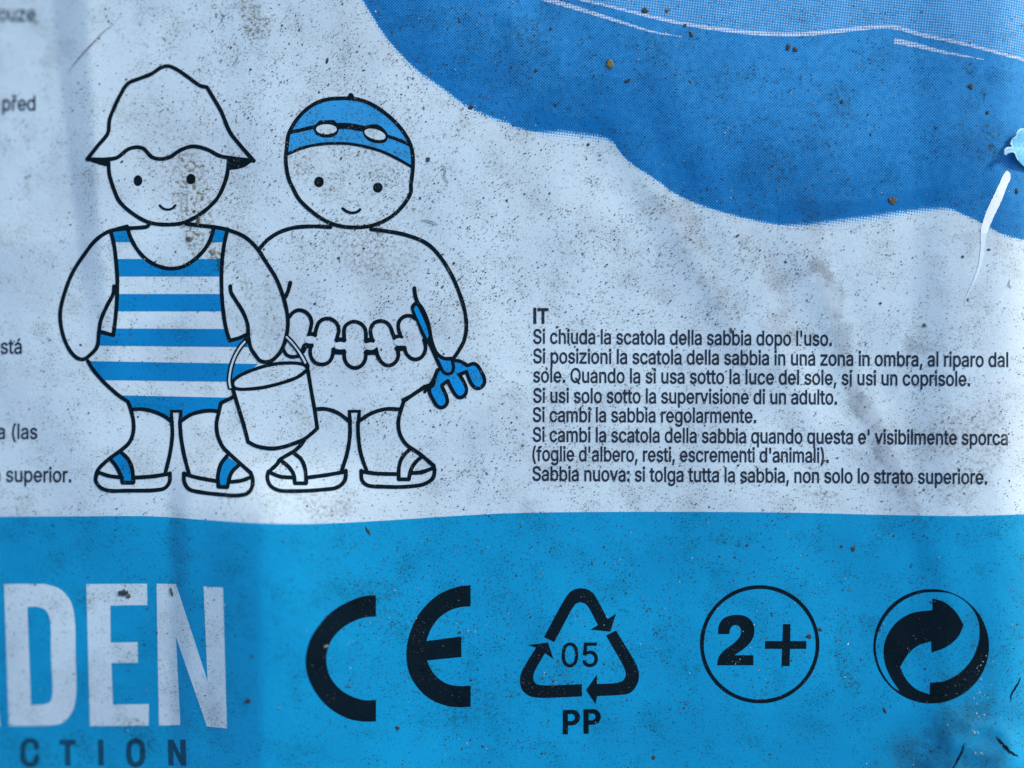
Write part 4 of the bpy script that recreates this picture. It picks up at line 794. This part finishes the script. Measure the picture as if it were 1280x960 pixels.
def area(l): return sum(a[0] * b[1] - b[0] * a[1] for a, b in zip(l, l[1:] + l[:1])) / 2
def embolden(l, d, hole):
    """push an outline outwards (a hole inwards) by d"""
    s = 1 if area(l) > 0 else -1
    if hole: s = -s
    out = []
    n = len(l)
    for i in range(n):
        a, p, b = l[i - 1], l[i], l[(i + 1) % n]
        n1 = (p[1] - a[1], a[0] - p[0]); n2 = (b[1] - p[1], p[0] - b[0])
        l1 = math.hypot(*n1) or 1; l2 = math.hypot(*n2) or 1
        nx, ny = n1[0] / l1 + n2[0] / l2, n1[1] / l1 + n2[1] / l2
        q = max(.5, (nx * nx + ny * ny) / 2)
        out.append((p[0] + s * d * nx / q, p[1] + s * d * ny / q))
    return out

def lettering(name, text, x0, x1, base0, base1, cap, mat, parent, bold=0.0, off=.30, lab=None, track=0, grid=0):
    """text whose ink runs from x0 to x1 (None: natural width from the right end), caps of the given height"""
    k = cap / 524.0
    pen = 0
    items = []
    for ch in text:
        items.append((ch, pen))
        pen += GL[ch][0] + track
    pts = [(pen_ + p[0]) for ch, pen_ in items for pl in GL[ch][1] for p in pl]
    lo, hi = min(pts), max(pts)
    kx = (x1 - x0) / (hi - lo) if x0 is not None else k * .81
    if x0 is None: x0 = x1 - (hi - lo) * kx
    bm = bmesh.new()
    for ch, pen_ in items:
        wear = 1 + .04 * random.uniform(-1, 1)
        for poly in glyph_polys(ch):
            loops = []
            for i, l in enumerate(poly):
                if bold: l = embolden(l, bold * (1.0 if i == 0 else .8), i > 0)
                q = []
                for (gx_, gy_) in l:
                    X = x0 + (pen_ + gx_ - lo) * kx
                    t = (X - x0) / max(1, x1 - x0)
                    q.append((X, base0 + (base1 - base0) * t - gy_ * k))
                loops.append(q)
            fill(bm, loops, off)
    o = drape(name, bm, mat, parent, grid)
    if lab: o['label'] = lab
    return o

random.seed(4)
TXT = [("IT", 667.5, 685, 404, 404, 18.6, 24, 'bold heading of the paragraph'),
       ("Si chiuda la scatola della sabbia dopo l'uso.", 667, 1039.5, 429.3, 432, 18.2, 13, None),
       ("Si posizioni la scatola della sabbia in una zona in ombra, al riparo dal", 667, 1260, 453.7, 458.5, 18.2, 13, None),
       ("sole. Quando la si usa sotto la luce del sole, si usi un coprisole.", 667, 1212.5, 477.6, 482.3, 18.2, 13, None),
       ("Si usi solo sotto la supervisione di un adulto.", 667, 1046, 503, 505.3, 18.2, 13, None),
       ("Si cambi la sabbia regolarmente.", 666.5, 945, 527, 528.3, 18.2, 13, None),
       ("Si cambi la scatola della sabbia quando questa e' visibilmente sporca", 666.5, 1259.5, 551.8, 556, 18.2, 13, None),
       ("(foglie d'albero, resti, escrementi d'animali).", 666, 1035.7, 575.9, 578, 18.2, 13, None),
       ("Sabbia nuova: si tolga tutta la sabbia, non solo lo strato superiore.", 666, 1233.7, 600.6, 605, 18.2, 13, None)]
ordn = ['heading', 'first', 'second', 'third', 'fourth', 'fifth', 'sixth', 'seventh', 'last']
for (tx, a, b, c, d, cp, bo, lb), on in zip(TXT, ordn):
    lettering('text_line', tx, a, b, c, d, cp, M['text'], label, bo, lab=lb or (on + ' line of the small dark paragraph'))
for tx, b, c, d, cp, lb in (("pouze", 44, 26, 26.5, 19, 'blurred cut off word at the top'), ("p\u0159ed", 44, 138, 138, 18.6, 'cut off word above the arm'),
                            ("est\u00e1", 27, 442, 442, 18.6, 'cut off word beside the arm'), ("a (las", 46.5, 548.5, 548.5, 18.6, 'cut off words with a bracket'),
                            ("a superior.", 89, 602, 602.5, 18.6, 'cut off words beside the sandal')):
    lettering('text_line', tx, None, b, c, d, cp, M['text'], label, 11, lab=lb)

dz = Z(0, 720, 4)
letters = [('white capital D', [smooth(dz((20, 40), (120, 39)), step=30) + dz((230, 40)) + smooth(dz((230, 40), (300, 65), (350, 120), (372, 200), (378, 400), (380, 600), (360, 680), (310, 735), (240, 748)), step=3)[1:] + dz((45, 750)),
                                dz((137, 155), (180, 152)) + smooth(dz((180, 152), (225, 168), (248, 210), (255, 400), (262, 590), (250, 630), (215, 643)), step=3)[1:] + dz((155, 645))]),
           ('white capital E', [dz((432, 40), (735, 38), (738, 145), (552, 148), (553, 333), (688, 330), (690, 433), (557, 435), (565, 643), (745, 640), (743, 748), (450, 750))]),
           ('white capital N', [dz((783, 38), (880, 40), (1038, 525), (1018, 52), (1115, 58), (1135, 762), (1035, 752), (880, 305), (902, 745), (795, 748))]),
           ('white capital A cut off by the edge', [dz((-176, 40), (-86, 40), (2, 750), (-98, 750), (-112, 610), (-165, 610), (-180, 750), (-290, 750)), dz((-122, 500), (-140, 220), (-158, 500))])]
for lb, loops in letters:
    bm = bmesh.new()
    fill(bm, loops, .26)
    drape('title_letter', bm, M['white'], label)['label'] = lb
def sub(lb, lines=(), fills=()):
    part('subtitle_letter', M['teal'], label, lines, fills, 'small dark capital ' + lb)
sub('C', [(dz((183, 858), (178, 832), (152, 822), (128, 830), (118, 850), (117, 915), (128, 936), (152, 944), (178, 934), (185, 905)), 6.6)])
sub('T', fills=[[dz((297, 818), (380, 818), (380, 845), (352, 845), (353, 948), (325, 948), (324, 845), (297, 845))]])
sub('I', fills=[[dz((489, 818), (517, 818), (520, 948), (492, 948))]])
sub('O', [(dz((680, 822), (702, 832), (711, 852), (712, 912), (702, 934), (680, 944), (657, 934), (647, 912), (646, 852), (656, 832)), 6.6, True)])
sub('N', fills=[[dz((838, 818), (866, 818), (903, 893), (901, 818), (928, 818), (932, 948), (906, 948), (867, 870), (869, 948), (842, 948))]])

ez = Z(320, 720, 4)
bm = bmesh.new()
c_out = smooth(ez((600, 95), (540, 101), (470, 125), (390, 170), (320, 240), (270, 320), (248, 420), (262, 510), (310, 600), (380, 670), (460, 712), (530, 727), (600, 727)))
c_in = smooth(ez((600, 620), (540, 620), (480, 602), (420, 565), (370, 500), (352, 420), (368, 340), (410, 280), (470, 235), (540, 208), (600, 202)))
fill(bm, [c_out + c_in], .26)
ce = drape('conformity_mark', bm, M['black'], label)
ce['label'] = 'large dark letter C of the conformity mark'
e_out = smooth(ez((1073, 45), (1000, 56), (910, 95), (830, 170), (775, 270), (752, 380), (765, 480), (810, 560), (880, 620), (960, 650), (1020, 656), (1073, 653)))
e_in = smooth(ez((1073, 548), (1020, 550), (960, 540), (910, 510), (875, 467), (855, 422))) + ez((1027, 405), (1027, 302), (852, 325)) + smooth(ez((852, 325), (875, 265), (915, 210), (970, 172), (1020, 156), (1073, 151)))[1:]
bm = bmesh.new()
fill(bm, [e_out + e_in], .26)
drape('conformity_mark', bm, M['black'], label)['label'] = 'large dark letter E of the conformity mark'

rz = Z(640, 720, 4)
arrows = [rz((160, 305)) + smooth(rz((160, 305), (262, 118), (285, 85), (312, 67), (345, 61), (380, 68), (405, 85), (425, 115), (478, 215)))[1:] + rz((520, 188), (492, 278), (392, 268), (430, 245)) + smooth(rz((430, 245), (378, 150), (362, 136), (345, 131), (325, 135), (310, 150), (212, 330)))[1:],
          rz((470, 297), (520, 272)) + smooth(rz((520, 272), (615, 430), (632, 470), (634, 515), (615, 560), (585, 587), (545, 594), (425, 600)))[1:] + rz((418, 640), (370, 570), (425, 492), (425, 540)) + smooth(rz((425, 540), (530, 533), (555, 522), (568, 500), (565, 470), (470, 297)))[1:],
          rz((350, 541), (350, 602)) + smooth(rz((350, 602), (130, 608), (85, 598), (52, 570), (40, 525), (48, 480), (120, 358)))[1:] + rz((80, 345), (180, 332), (207, 415), (165, 385)) + smooth(rz((165, 385), (112, 480), (106, 505), (112, 530), (132, 543), (350, 541)))[1:]]
rec = None
for a, lb in zip(arrows, ('top arrow of the recycling triangle', 'right arrow of the recycling triangle', 'left arrow of the recycling triangle')):
    bm = bmesh.new()
    fill(bm, [a], .26)
    drape('recycling_arrow', bm, M['black'], label)['label'] = lb
lettering('material_number', '05', 702.5, 747, 833.5, 833, 30.5, M['black'], label, 7, .30, 'thin dark 05 inside the recycling triangle', grid=10)
lettering('material_code', 'PP', 703.5, 751, 918, 916.5, 30.5, M['black'], label, 0, .30, 'bold dark PP under the recycling triangle', grid=10)

age = part('age_mark', M['black'], label, [(ellipse(949.7, 805.2, 72.3, 71.5, 0, 90), 4.6, True, False)], label='thin dark ring around the age marking')
two = smooth(rz((1030, 290), (1034, 248), (1055, 214), (1090, 198), (1125, 194), (1165, 200), (1198, 225), (1212, 265), (1206, 305), (1185, 340), (1150, 370), (1112, 396)), step=2) + rz((1207, 396), (1207, 446), (1025, 446)) + \
    smooth(rz((1025, 446), (1034, 405), (1060, 372), (1110, 335), (1140, 300), (1145, 268), (1132, 248), (1112, 245), (1094, 258), (1086, 290)), step=2)[1:]
part('numeral', M['black'], age, fills=[[two]], off_f=.26, label='bold numeral 2')
pz = Z(960, 720, 4)
part('plus_sign', M['black'], age, fills=[[pz((75, 240), (112, 240), (111, 325), (192, 325), (191, 364), (110, 364), (108, 450), (68, 450), (70, 364), (-15, 364), (-15, 325), (72, 325))]], off_f=.26)

hole = smooth(pz((660, 578), (620, 550), (570, 480), (543, 400), (541, 320), (580, 218), (650, 140), (740, 92), (820, 80), (920, 90), (1000, 140), (1047, 210), (1058, 290), (1045, 360), (1010, 430), (950, 490), (880, 525), (810, 533)), step=3) + \
    pz((808, 592)) + smooth(pz((808, 592), (740, 565), (690, 515), (660, 455)), step=3)[1:] + smooth(pz((660, 455), (705, 385), (755, 345), (815, 327)), step=3)[1:] + \
    pz((818, 383)) + smooth(pz((818, 383), (890, 355), (950, 305), (978, 245)), step=3)[1:] + smooth(pz((978, 245), (940, 180), (880, 130), (822, 112)), step=3)[1:] + \
    pz((822, 170)) + smooth(pz((822, 170), (720, 185), (650, 225), (605, 280), (580, 350), (583, 430), (610, 500), (660, 578)), step=3)[1:-1]
part('packaging_emblem', M['black'], label, fills=[[pz(*ellipse(816, 351, 289, 286, 0, 90)), hole]], off_f=.26, label='dark round emblem of two interlocking arrows')

# ------------------------------------------------------------------ damage
bm = bmesh.new()
scr = [(1258.7, 213.5), (1262.3, 216.5), (1263, 222), (1259, 232), (1250, 255), (1242, 271), (1236.5, 284), (1233, 292), (1226, 291), (1229, 276), (1234, 262), (1240, 249), (1248, 232), (1255, 217)]
fill(bm, [[(x + .5 * noise.noise(Vector((x / 3, y / 3, 0))), y + .5 * noise.noise(Vector((x / 3, y / 3, 9)))) for x, y in smooth(scr, True, 1.5)]], .45)
scrm = drape('scratch', bm, M['scratch'], label, 6)
scrm['label'] = 'long curved white scratch near the right edge'
bm = bmesh.new()
tail = [(1229.5, 290), (1228.5, 305), (1227, 322), (1222, 340), (1215, 357), (1206, 375)]
ribbon(bm, tail, 7.0, .40, taper=lambda t: max(.06, 1 - .92 * t) * (1 + .12 * math.sin(t * 23)))
drape('faint_tail', bm, M['tail'], scrm, 6)
def crack(pts, wid, lb, mat='black'):
    bm = bmesh.new()
    pts = [(x + 1.0 * noise.noise(Vector((x / 4, y / 4, 3))), y + .8 * noise.noise(Vector((x / 4, y / 4, 8)))) for x, y in smooth(pts, False, 1.2)]
    ribbon(bm, pts, wid, .5, False, False, taper=lambda t: max(.05, math.sin(math.pi * min(1, max(0, t))) ** .6 * (1 + .5 * noise.noise(Vector((t * 9, wid, 2))))))
    drape('crack', bm, M[mat], label, 6)['label'] = lb
crack([(1190, 962), (1196, 952), (1202, 940), (1206, 928)], 2.8, 'dark crack near the bottom edge')
crack([(1245, 921), (1254, 931), (1262, 939), (1273, 946)], 4, 'thick dark crack in the bottom right corner')
crack([(1276, 846), (1271, 857), (1265, 866), (1263, 878)], 2.2, 'thin dark crack beside the right edge')
M['crease'] = plain('grey crease', (.20, .21, .24))  # mid grey colour of the crease line
bm = bmesh.new()
ribbon(bm, [(146, 29), (133, 37), (119, 51), (103, 68), (93, 80), (84, 92)], 2.4, .5, taper=lambda t: max(.05, math.sin(math.pi * t)))
drape('crease', bm, M['crease'], label)['label'] = 'short dark crease left of the hat'

# torn flap of film standing up at the right edge
z6 = Z(1140, 150, 9.143)
fo = z6((1500, 60), (1400, 90), (1290, 108), (1215, 120), (1182, 150), (1168, 192), (1122, 230), (1107, 285), (1126, 322), (1062, 332), (1038, 352), (1035, 410), (1062, 388), (1140, 380), (1168, 440), (1218, 500), (1290, 552), (1400, 610), (1500, 640))
def flap_h(x, y):
    return 1.4 + 8.5 * (1 - sst(1255, 1302, x)) + .8 * math.sin(y / 5.0)
bm = bmesh.new()
outl = smooth(fo, False, 1.5)
fill(bm, [outl], 0)
bmesh.ops.remove_doubles(bm, verts=bm.verts[:], dist=1e-4)
cut_grid(bm, 5)
top = bm.faces[:]
ext = bmesh.ops.extrude_face_region(bm, geom=top)
newv = [e for e in ext['geom'] if isinstance(e, bmesh.types.BMVert)]
nv = set(newv)
for v in bm.verts:
    h_ = flap_h(v.co.x, v.co.y)
    v.co.z = h_ + (1.1 if v in nv else 0)
for v in bm.verts:
    v.co = P(v.co.x, v.co.y, v.co.z)
bmesh.ops.recalc_face_normals(bm, faces=bm.faces[:])
for f in bm.faces:
    f.material_index = 0 if f.normal.z > .5 else 1
me = bpy.data.meshes.new('torn_flap')
bm.to_mesh(me); bm.free()
me.materials.append(M['flap']); me.materials.append(M['flapedge'])
fl = bpy.data.objects.new('torn_flap', me)
C.objects.link(fl)
fl.parent = label
fl['label'] = 'pale torn flap of film curling up at the right edge'

bm = bmesh.new()
ribbon(bm, outl[:int(len(outl) * .72)], 1.3, 0, False, False, jitter=.9)
for v in bm.verts: v.co.z = flap_h(v.co.x, v.co.y) + 1.45
drape('torn_rim', bm, M['flapedge'], fl, 0)

# ------------------------------------------------------------------ dirt
random.seed(11)
DENS = [(420, 110, 190, 120, 1.0), (300, 60, 80, 80, .6), (480, 330, 150, 110, 1.0), (760, 330, 170, 110, 1.0), (620, 560, 150, 90, .85), (930, 340, 110, 90, .75), (560, 780, 150, 110, .55),
        (880, 560, 200, 90, .55), (640, 60, 120, 80, .75), (850, 130, 160, 90, .45), (1060, 150, 130, 110, .4), (740, 800, 200, 120, .45), (1230, 880, 70, 90, .7), (440, 220, 60, 60, .9),
        (240, 250, 60, 70, .7), (1120, 420, 120, 120, .30), (360, 520, 70, 60, .6), (1000, 780, 200, 140, .28), (100, 640, 120, 200, .16), (1200, 560, 80, 80, .35)]
def dens(x, y):
    d = .13
    for cx, cy, sx, sy, a in DENS:
        d += a * math.exp(-((x - cx) / sx) ** 2 - ((y - cy) / sy) ** 2)
    d *= .3 + 1.9 * max(0, noise.noise(Vector((x / 38, y / 38, 9))) + .28) + .5 * max(0, noise.noise(Vector((x / 110, y / 110, 4))))
    return min(1, d * .62)
def speck(bm, x, y, r, mi):
    ang = random.uniform(0, 6.28)
    el = random.choice((1, 1, 1.2, 1.5, 2.2))
    n = 5 if r < 1.3 else 7
    ca_, sa_ = math.cos(ang), math.sin(ang)
    ring = []
    for i in range(n):
        t = 2 * math.pi * i / n
        rr = r * random.uniform(.6, 1.25)
        u, v = rr * math.cos(t) * el ** .5, rr * math.sin(t) / el ** .5
        ring.append(bm.verts.new(P(x + u * ca_ - v * sa_, y + u * sa_ + v * ca_, .50)))
    c = bm.verts.new(P(x, y, .50 + r * .22))
    for i in range(n):
        f = bm.faces.new((ring[i], c, ring[(i + 1) % n]))
        f.material_index = mi
def scatter(bm, count, rlo, rhi, power):
    k = 0
    while k < count:
        x, y = random.uniform(-25, 1305), random.uniform(-25, 985)
        if random.random() > dens(x, y): continue
        r = rlo + (rhi - rlo) * random.random() ** power
        blue = y > 645 or (x > 445 and y < on_curve(cs, x))
        mi = random.choices((0, 1, 2, 3), (.92, .04, .01, .03) if blue else (.46, .40, .14, 0))[0]
        speck(bm, x, y, r, mi)
        # clumps
        if random.random() < .16:
            for _ in range(random.randint(1, 4)):
                speck(bm, x + random.gauss(0, 4), y + random.gauss(0, 4), r * random.uniform(.4, .8), mi)
        k += 1
bm = bmesh.new()
scatter(bm, 17000, .38, .85, 1.4)
scatter(bm, 2000, .7, 1.35, 2.0)
scatter(bm, 150, 1.2, 2.1, 2.4)
for _ in range(34):  # pale specks painted as glints on the crumpled corner
    t = random.random()
    speck(bm, 1234 - 14 * t + random.gauss(0, 6), 815 + 135 * t + random.gauss(0, 5), random.uniform(.5, 1.1), 3)
bm.normal_update()
fl_ = [f for f in bm.faces if f.normal.z < 0]
bmesh.ops.reverse_faces(bm, faces=fl_)
me = bpy.data.meshes.new('dirt_specks')
bm.to_mesh(me); bm.free()
for k in ('soot', 'earth', 'ochre', 'dust_glint'): me.materials.append(M[k])
ds = bpy.data.objects.new('dirt_specks', me)
C.objects.link(ds)
ds['kind'] = 'stuff'
ds['label'] = 'fine dark dirt specks scattered over the whole label, with pale painted glints in one corner'
ds['category'] = 'dirt'

def crumb(px, py, rx, ry, rot, mat, lab, hgt=.5, seed=0, name='dirt_crumb', cat='dirt crumb'):
    """an irregular grain of dirt lying on the label"""
    bm = bmesh.new()
    bmesh.ops.create_icosphere(bm, subdivisions=3, radius=1)
    c, s = math.cos(R(-rot)), math.sin(R(-rot))
    for v in bm.verts:
        d = 1 + .75 * noise.noise(v.co * 1.6 + Vector((seed * 3.7, px, py))) + .45 * noise.noise(v.co * 3.5 + Vector((px, seed, 2)))
        p = v.co * d
        u, q = p.x * rx * .82, p.y * ry * .82
        v.co = Vector(((u * c - q * s) * S, (u * s + q * c) * S, max(-.15, p.z) * min(rx, ry) * hgt * S + .15 * min(rx, ry) * hgt * S))
    me = bpy.data.meshes.new(name)
    bm.to_mesh(me); bm.free()
    me.materials.append(M[mat])
    me.polygons.foreach_set('use_smooth', [True] * len(me.polygons))
    o = bpy.data.objects.new(name, me)
    o.location = P(px, py, .5)
    C.objects.link(o)
    o['label'] = lab
    o['category'] = cat
    o['group'] = 'larger dirt crumbs on the label'
    return o
CR = [(155, 741, 7, 4.5, -20, 'soot', 'dark crumb stuck on top bar of the white letter E'),
      (161, 745, 3.5, 2.6, 20, 'earth', 'small brown grain touching the dark crumb on the letter E'),
      (215, 740, 2.2, 7, -20, 'earth', 'thin brown crumb at the top of the white letter N'),
      (762, 80, 4.8, 6, 0, 'moss', 'ochre leaf scrap in the middle of the blue shape'),
      (806, 13, 4.2, 4, 20, 'soot', 'round dark grain above the long pale line at the top'),
      (834, 13.5, 2.8, 2.5, 0, 'earth', 'brown grain right of the round dark grain at the top'),
      (864, 43, 2.4, 4.6, -25, 'soot', 'thin dark flake just below the long pale line'),
      (856, 32, 2.6, 2.0, 0, 'soot', 'tiny dark grain lying on the long pale line'),
      (1115, 251, 5.4, 5, 0, 'earth', 'grey brown crumb above the halftone edge of the blue shape'),
      (1270, 239, 3, 3.6, 0, 'soot', 'dark grain right of the upper end of the white scratch'),
      (1213.5, 108, 3.1, 4, -15, 'soot', 'dark oval grain in the upper right part of the blue shape'),
      (1066.5, 686, 3, 3.4, 0, 'soot', 'lone dark grain on the blue band below the text'),
      (1155, 406.5, 2.2, 2.4, 0, 'earth', 'small brown dot above the word ombra'),
      (1236, 312, 2.6, 1.5, 0, 'earth', 'small brown dot right of the white scratch'),
      (1203.5, 321, 1.9, 1.9, 0, 'soot', 'small black dot left of the white scratch'),
      (589, 134, 4.2, 2.4, -35, 'soot', 'dark fleck on the left edge of the blue shape'),
      (311, 876, 4.8, 3.4, -10, 'soot', 'dark crumb between the letter N and the large letter C'),
      (817, 947, 2.4, 2.6, 0, 'soot', 'dark grain on the blue band below the letters PP'),
      (1011, 795, 3.6, 3, 0, 'soot', 'dark crumb just inside the ring around 2+'),
      (1025, 787, 3.2, 2.2, 20, 'soot', 'small dark crumb on the line of the ring around 2+'),
      (237, 299, 4.5, 3.4, 10, 'earth', 'brown crumb on the neck of the child in the hat'),
      (248, 276, 2.2, 5.5, 15, 'earth', 'long brown crumb under the chin of the child in the hat'),
      (266, 315, 4.6, 3.2, 25, 'ochre', 'ochre crust on the right strap of the swimsuit'),
      (985, 59, 3.0, 4, 0, 'soot', 'brown crumb below the dip of the long pale line'),
      (994, 62, 3.2, 3, 0, 'soot', 'dark grain beside the brown crumb below the pale line'),
      (567.5, 329, 1.9, 1.9, 0, 'soot', 'black dot beside the shoulder of the capped child'),
      (535, 199, 2.8, 3, 0, 'soot', 'dark grain right of the swimming cap'),
      (409, 76, 1.4, 4.4, 12, 'soot', 'thin dark fibre above the swimming cap'),
      (460, 664, 1.8, 5.5, -25, 'soot', 'thin dark crumb on the edge of the blue band under the sandals'),
      (1106, 888, 1.7, 4, -25, 'soot', 'thin dark sliver below the round arrow emblem'),
      (378, 809, 3.6, 2.2, -10, 'ochre', 'pale ochre grain on the large letter C') if False else (407, 808, 3.2, 2.0, -10, 'ochre', 'pale ochre grain on the large letter C'),
      (785, 101, 5, 1.8, -30, 'soot', 'thin dark sliver in the blue shape right of the leaf scrap'),
      (1234, 141, 2.8, 2.4, 0, 'soot', 'dark grain below the brown stain near the right edge'),
      (497, 910, 3, 2.8, 0, 'soot', 'dark grain on the blue band below the large letter E'),
      (1052, 127, 2.2, 3.6, 20, 'soot', 'dark crumb in the middle of the right blue area'),
      (914, 413, 1.8, 4.2, -20, 'soot', 'thin dark crumb on the word sabbia in the first text line'),
      (670, 88.5, 2.5, 2.2, 0, 'soot', 'dark grain in the left part of the blue shape'),
      (695, 131, 2.2, 2.4, 0, 'soot', 'dark grain above the left halftone edge')]
for i, (x, y, rx, ry, rot, mt, lb) in enumerate(CR):
    crumb(x, y, rx, ry, rot, mt, lb, .09, i)

def fibre(pts, lab, wid=.8):
    bm = bmesh.new()
    pts = smooth(pts, False, 1.5)
    prev = None
    n = len(pts)
    for i, p in enumerate(pts):
        a, b = pts[max(0, i - 1)], pts[min(n - 1, i + 1)]
        dx, dy = b[0] - a[0], b[1] - a[1]
        l = math.hypot(dx, dy) or 1
        r = wid / 2 * (.5 + .5 * math.sin(math.pi * (i + .5) / n))
        lift_ = .6 + .5 * math.sin(math.pi * i / (n - 1))
        ring = []
        for k in range(6):
            t = k * math.pi / 3
            ring.append(bm.verts.new(P(p[0] - dy / l * r * math.cos(t), p[1] + dx / l * r * math.cos(t), lift_ + r * math.sin(t))))
        if prev:
            for k in range(6): bm.faces.new((prev[k], prev[(k + 1) % 6], ring[(k + 1) % 6], ring[k]))
        else: bm.faces.new(ring)
        prev = ring
    bm.faces.new(prev[::-1])
    bmesh.ops.recalc_face_normals(bm, faces=bm.faces[:])
    me = bpy.data.meshes.new('fibre')
    bm.to_mesh(me); bm.free()
    me.materials.append(M['earth'])
    o = bpy.data.objects.new('fibre', me)
    C.objects.link(o)
    o['label'] = lab
    o['category'] = 'fibre'
    o['group'] = 'tiny fibres on the label'
fibre([(526, 275), (533, 275.5), (540, 277.5), (547, 281)], 'pale brown hair right of the chin of the capped child')
fibre([(572, 350), (575, 349.5), (577, 346), (580, 344)], 'tiny hooked dark fibre beside the shoulder of the capped child', 1.1)
fibre([(552, 205), (557, 212), (556, 221), (561, 229)], 'thin fibre below the grain right of the swimming cap')
fibre([(1262, 350), (1261, 356), (1264, 360)], 'short dark fibre near the right edge above the text')
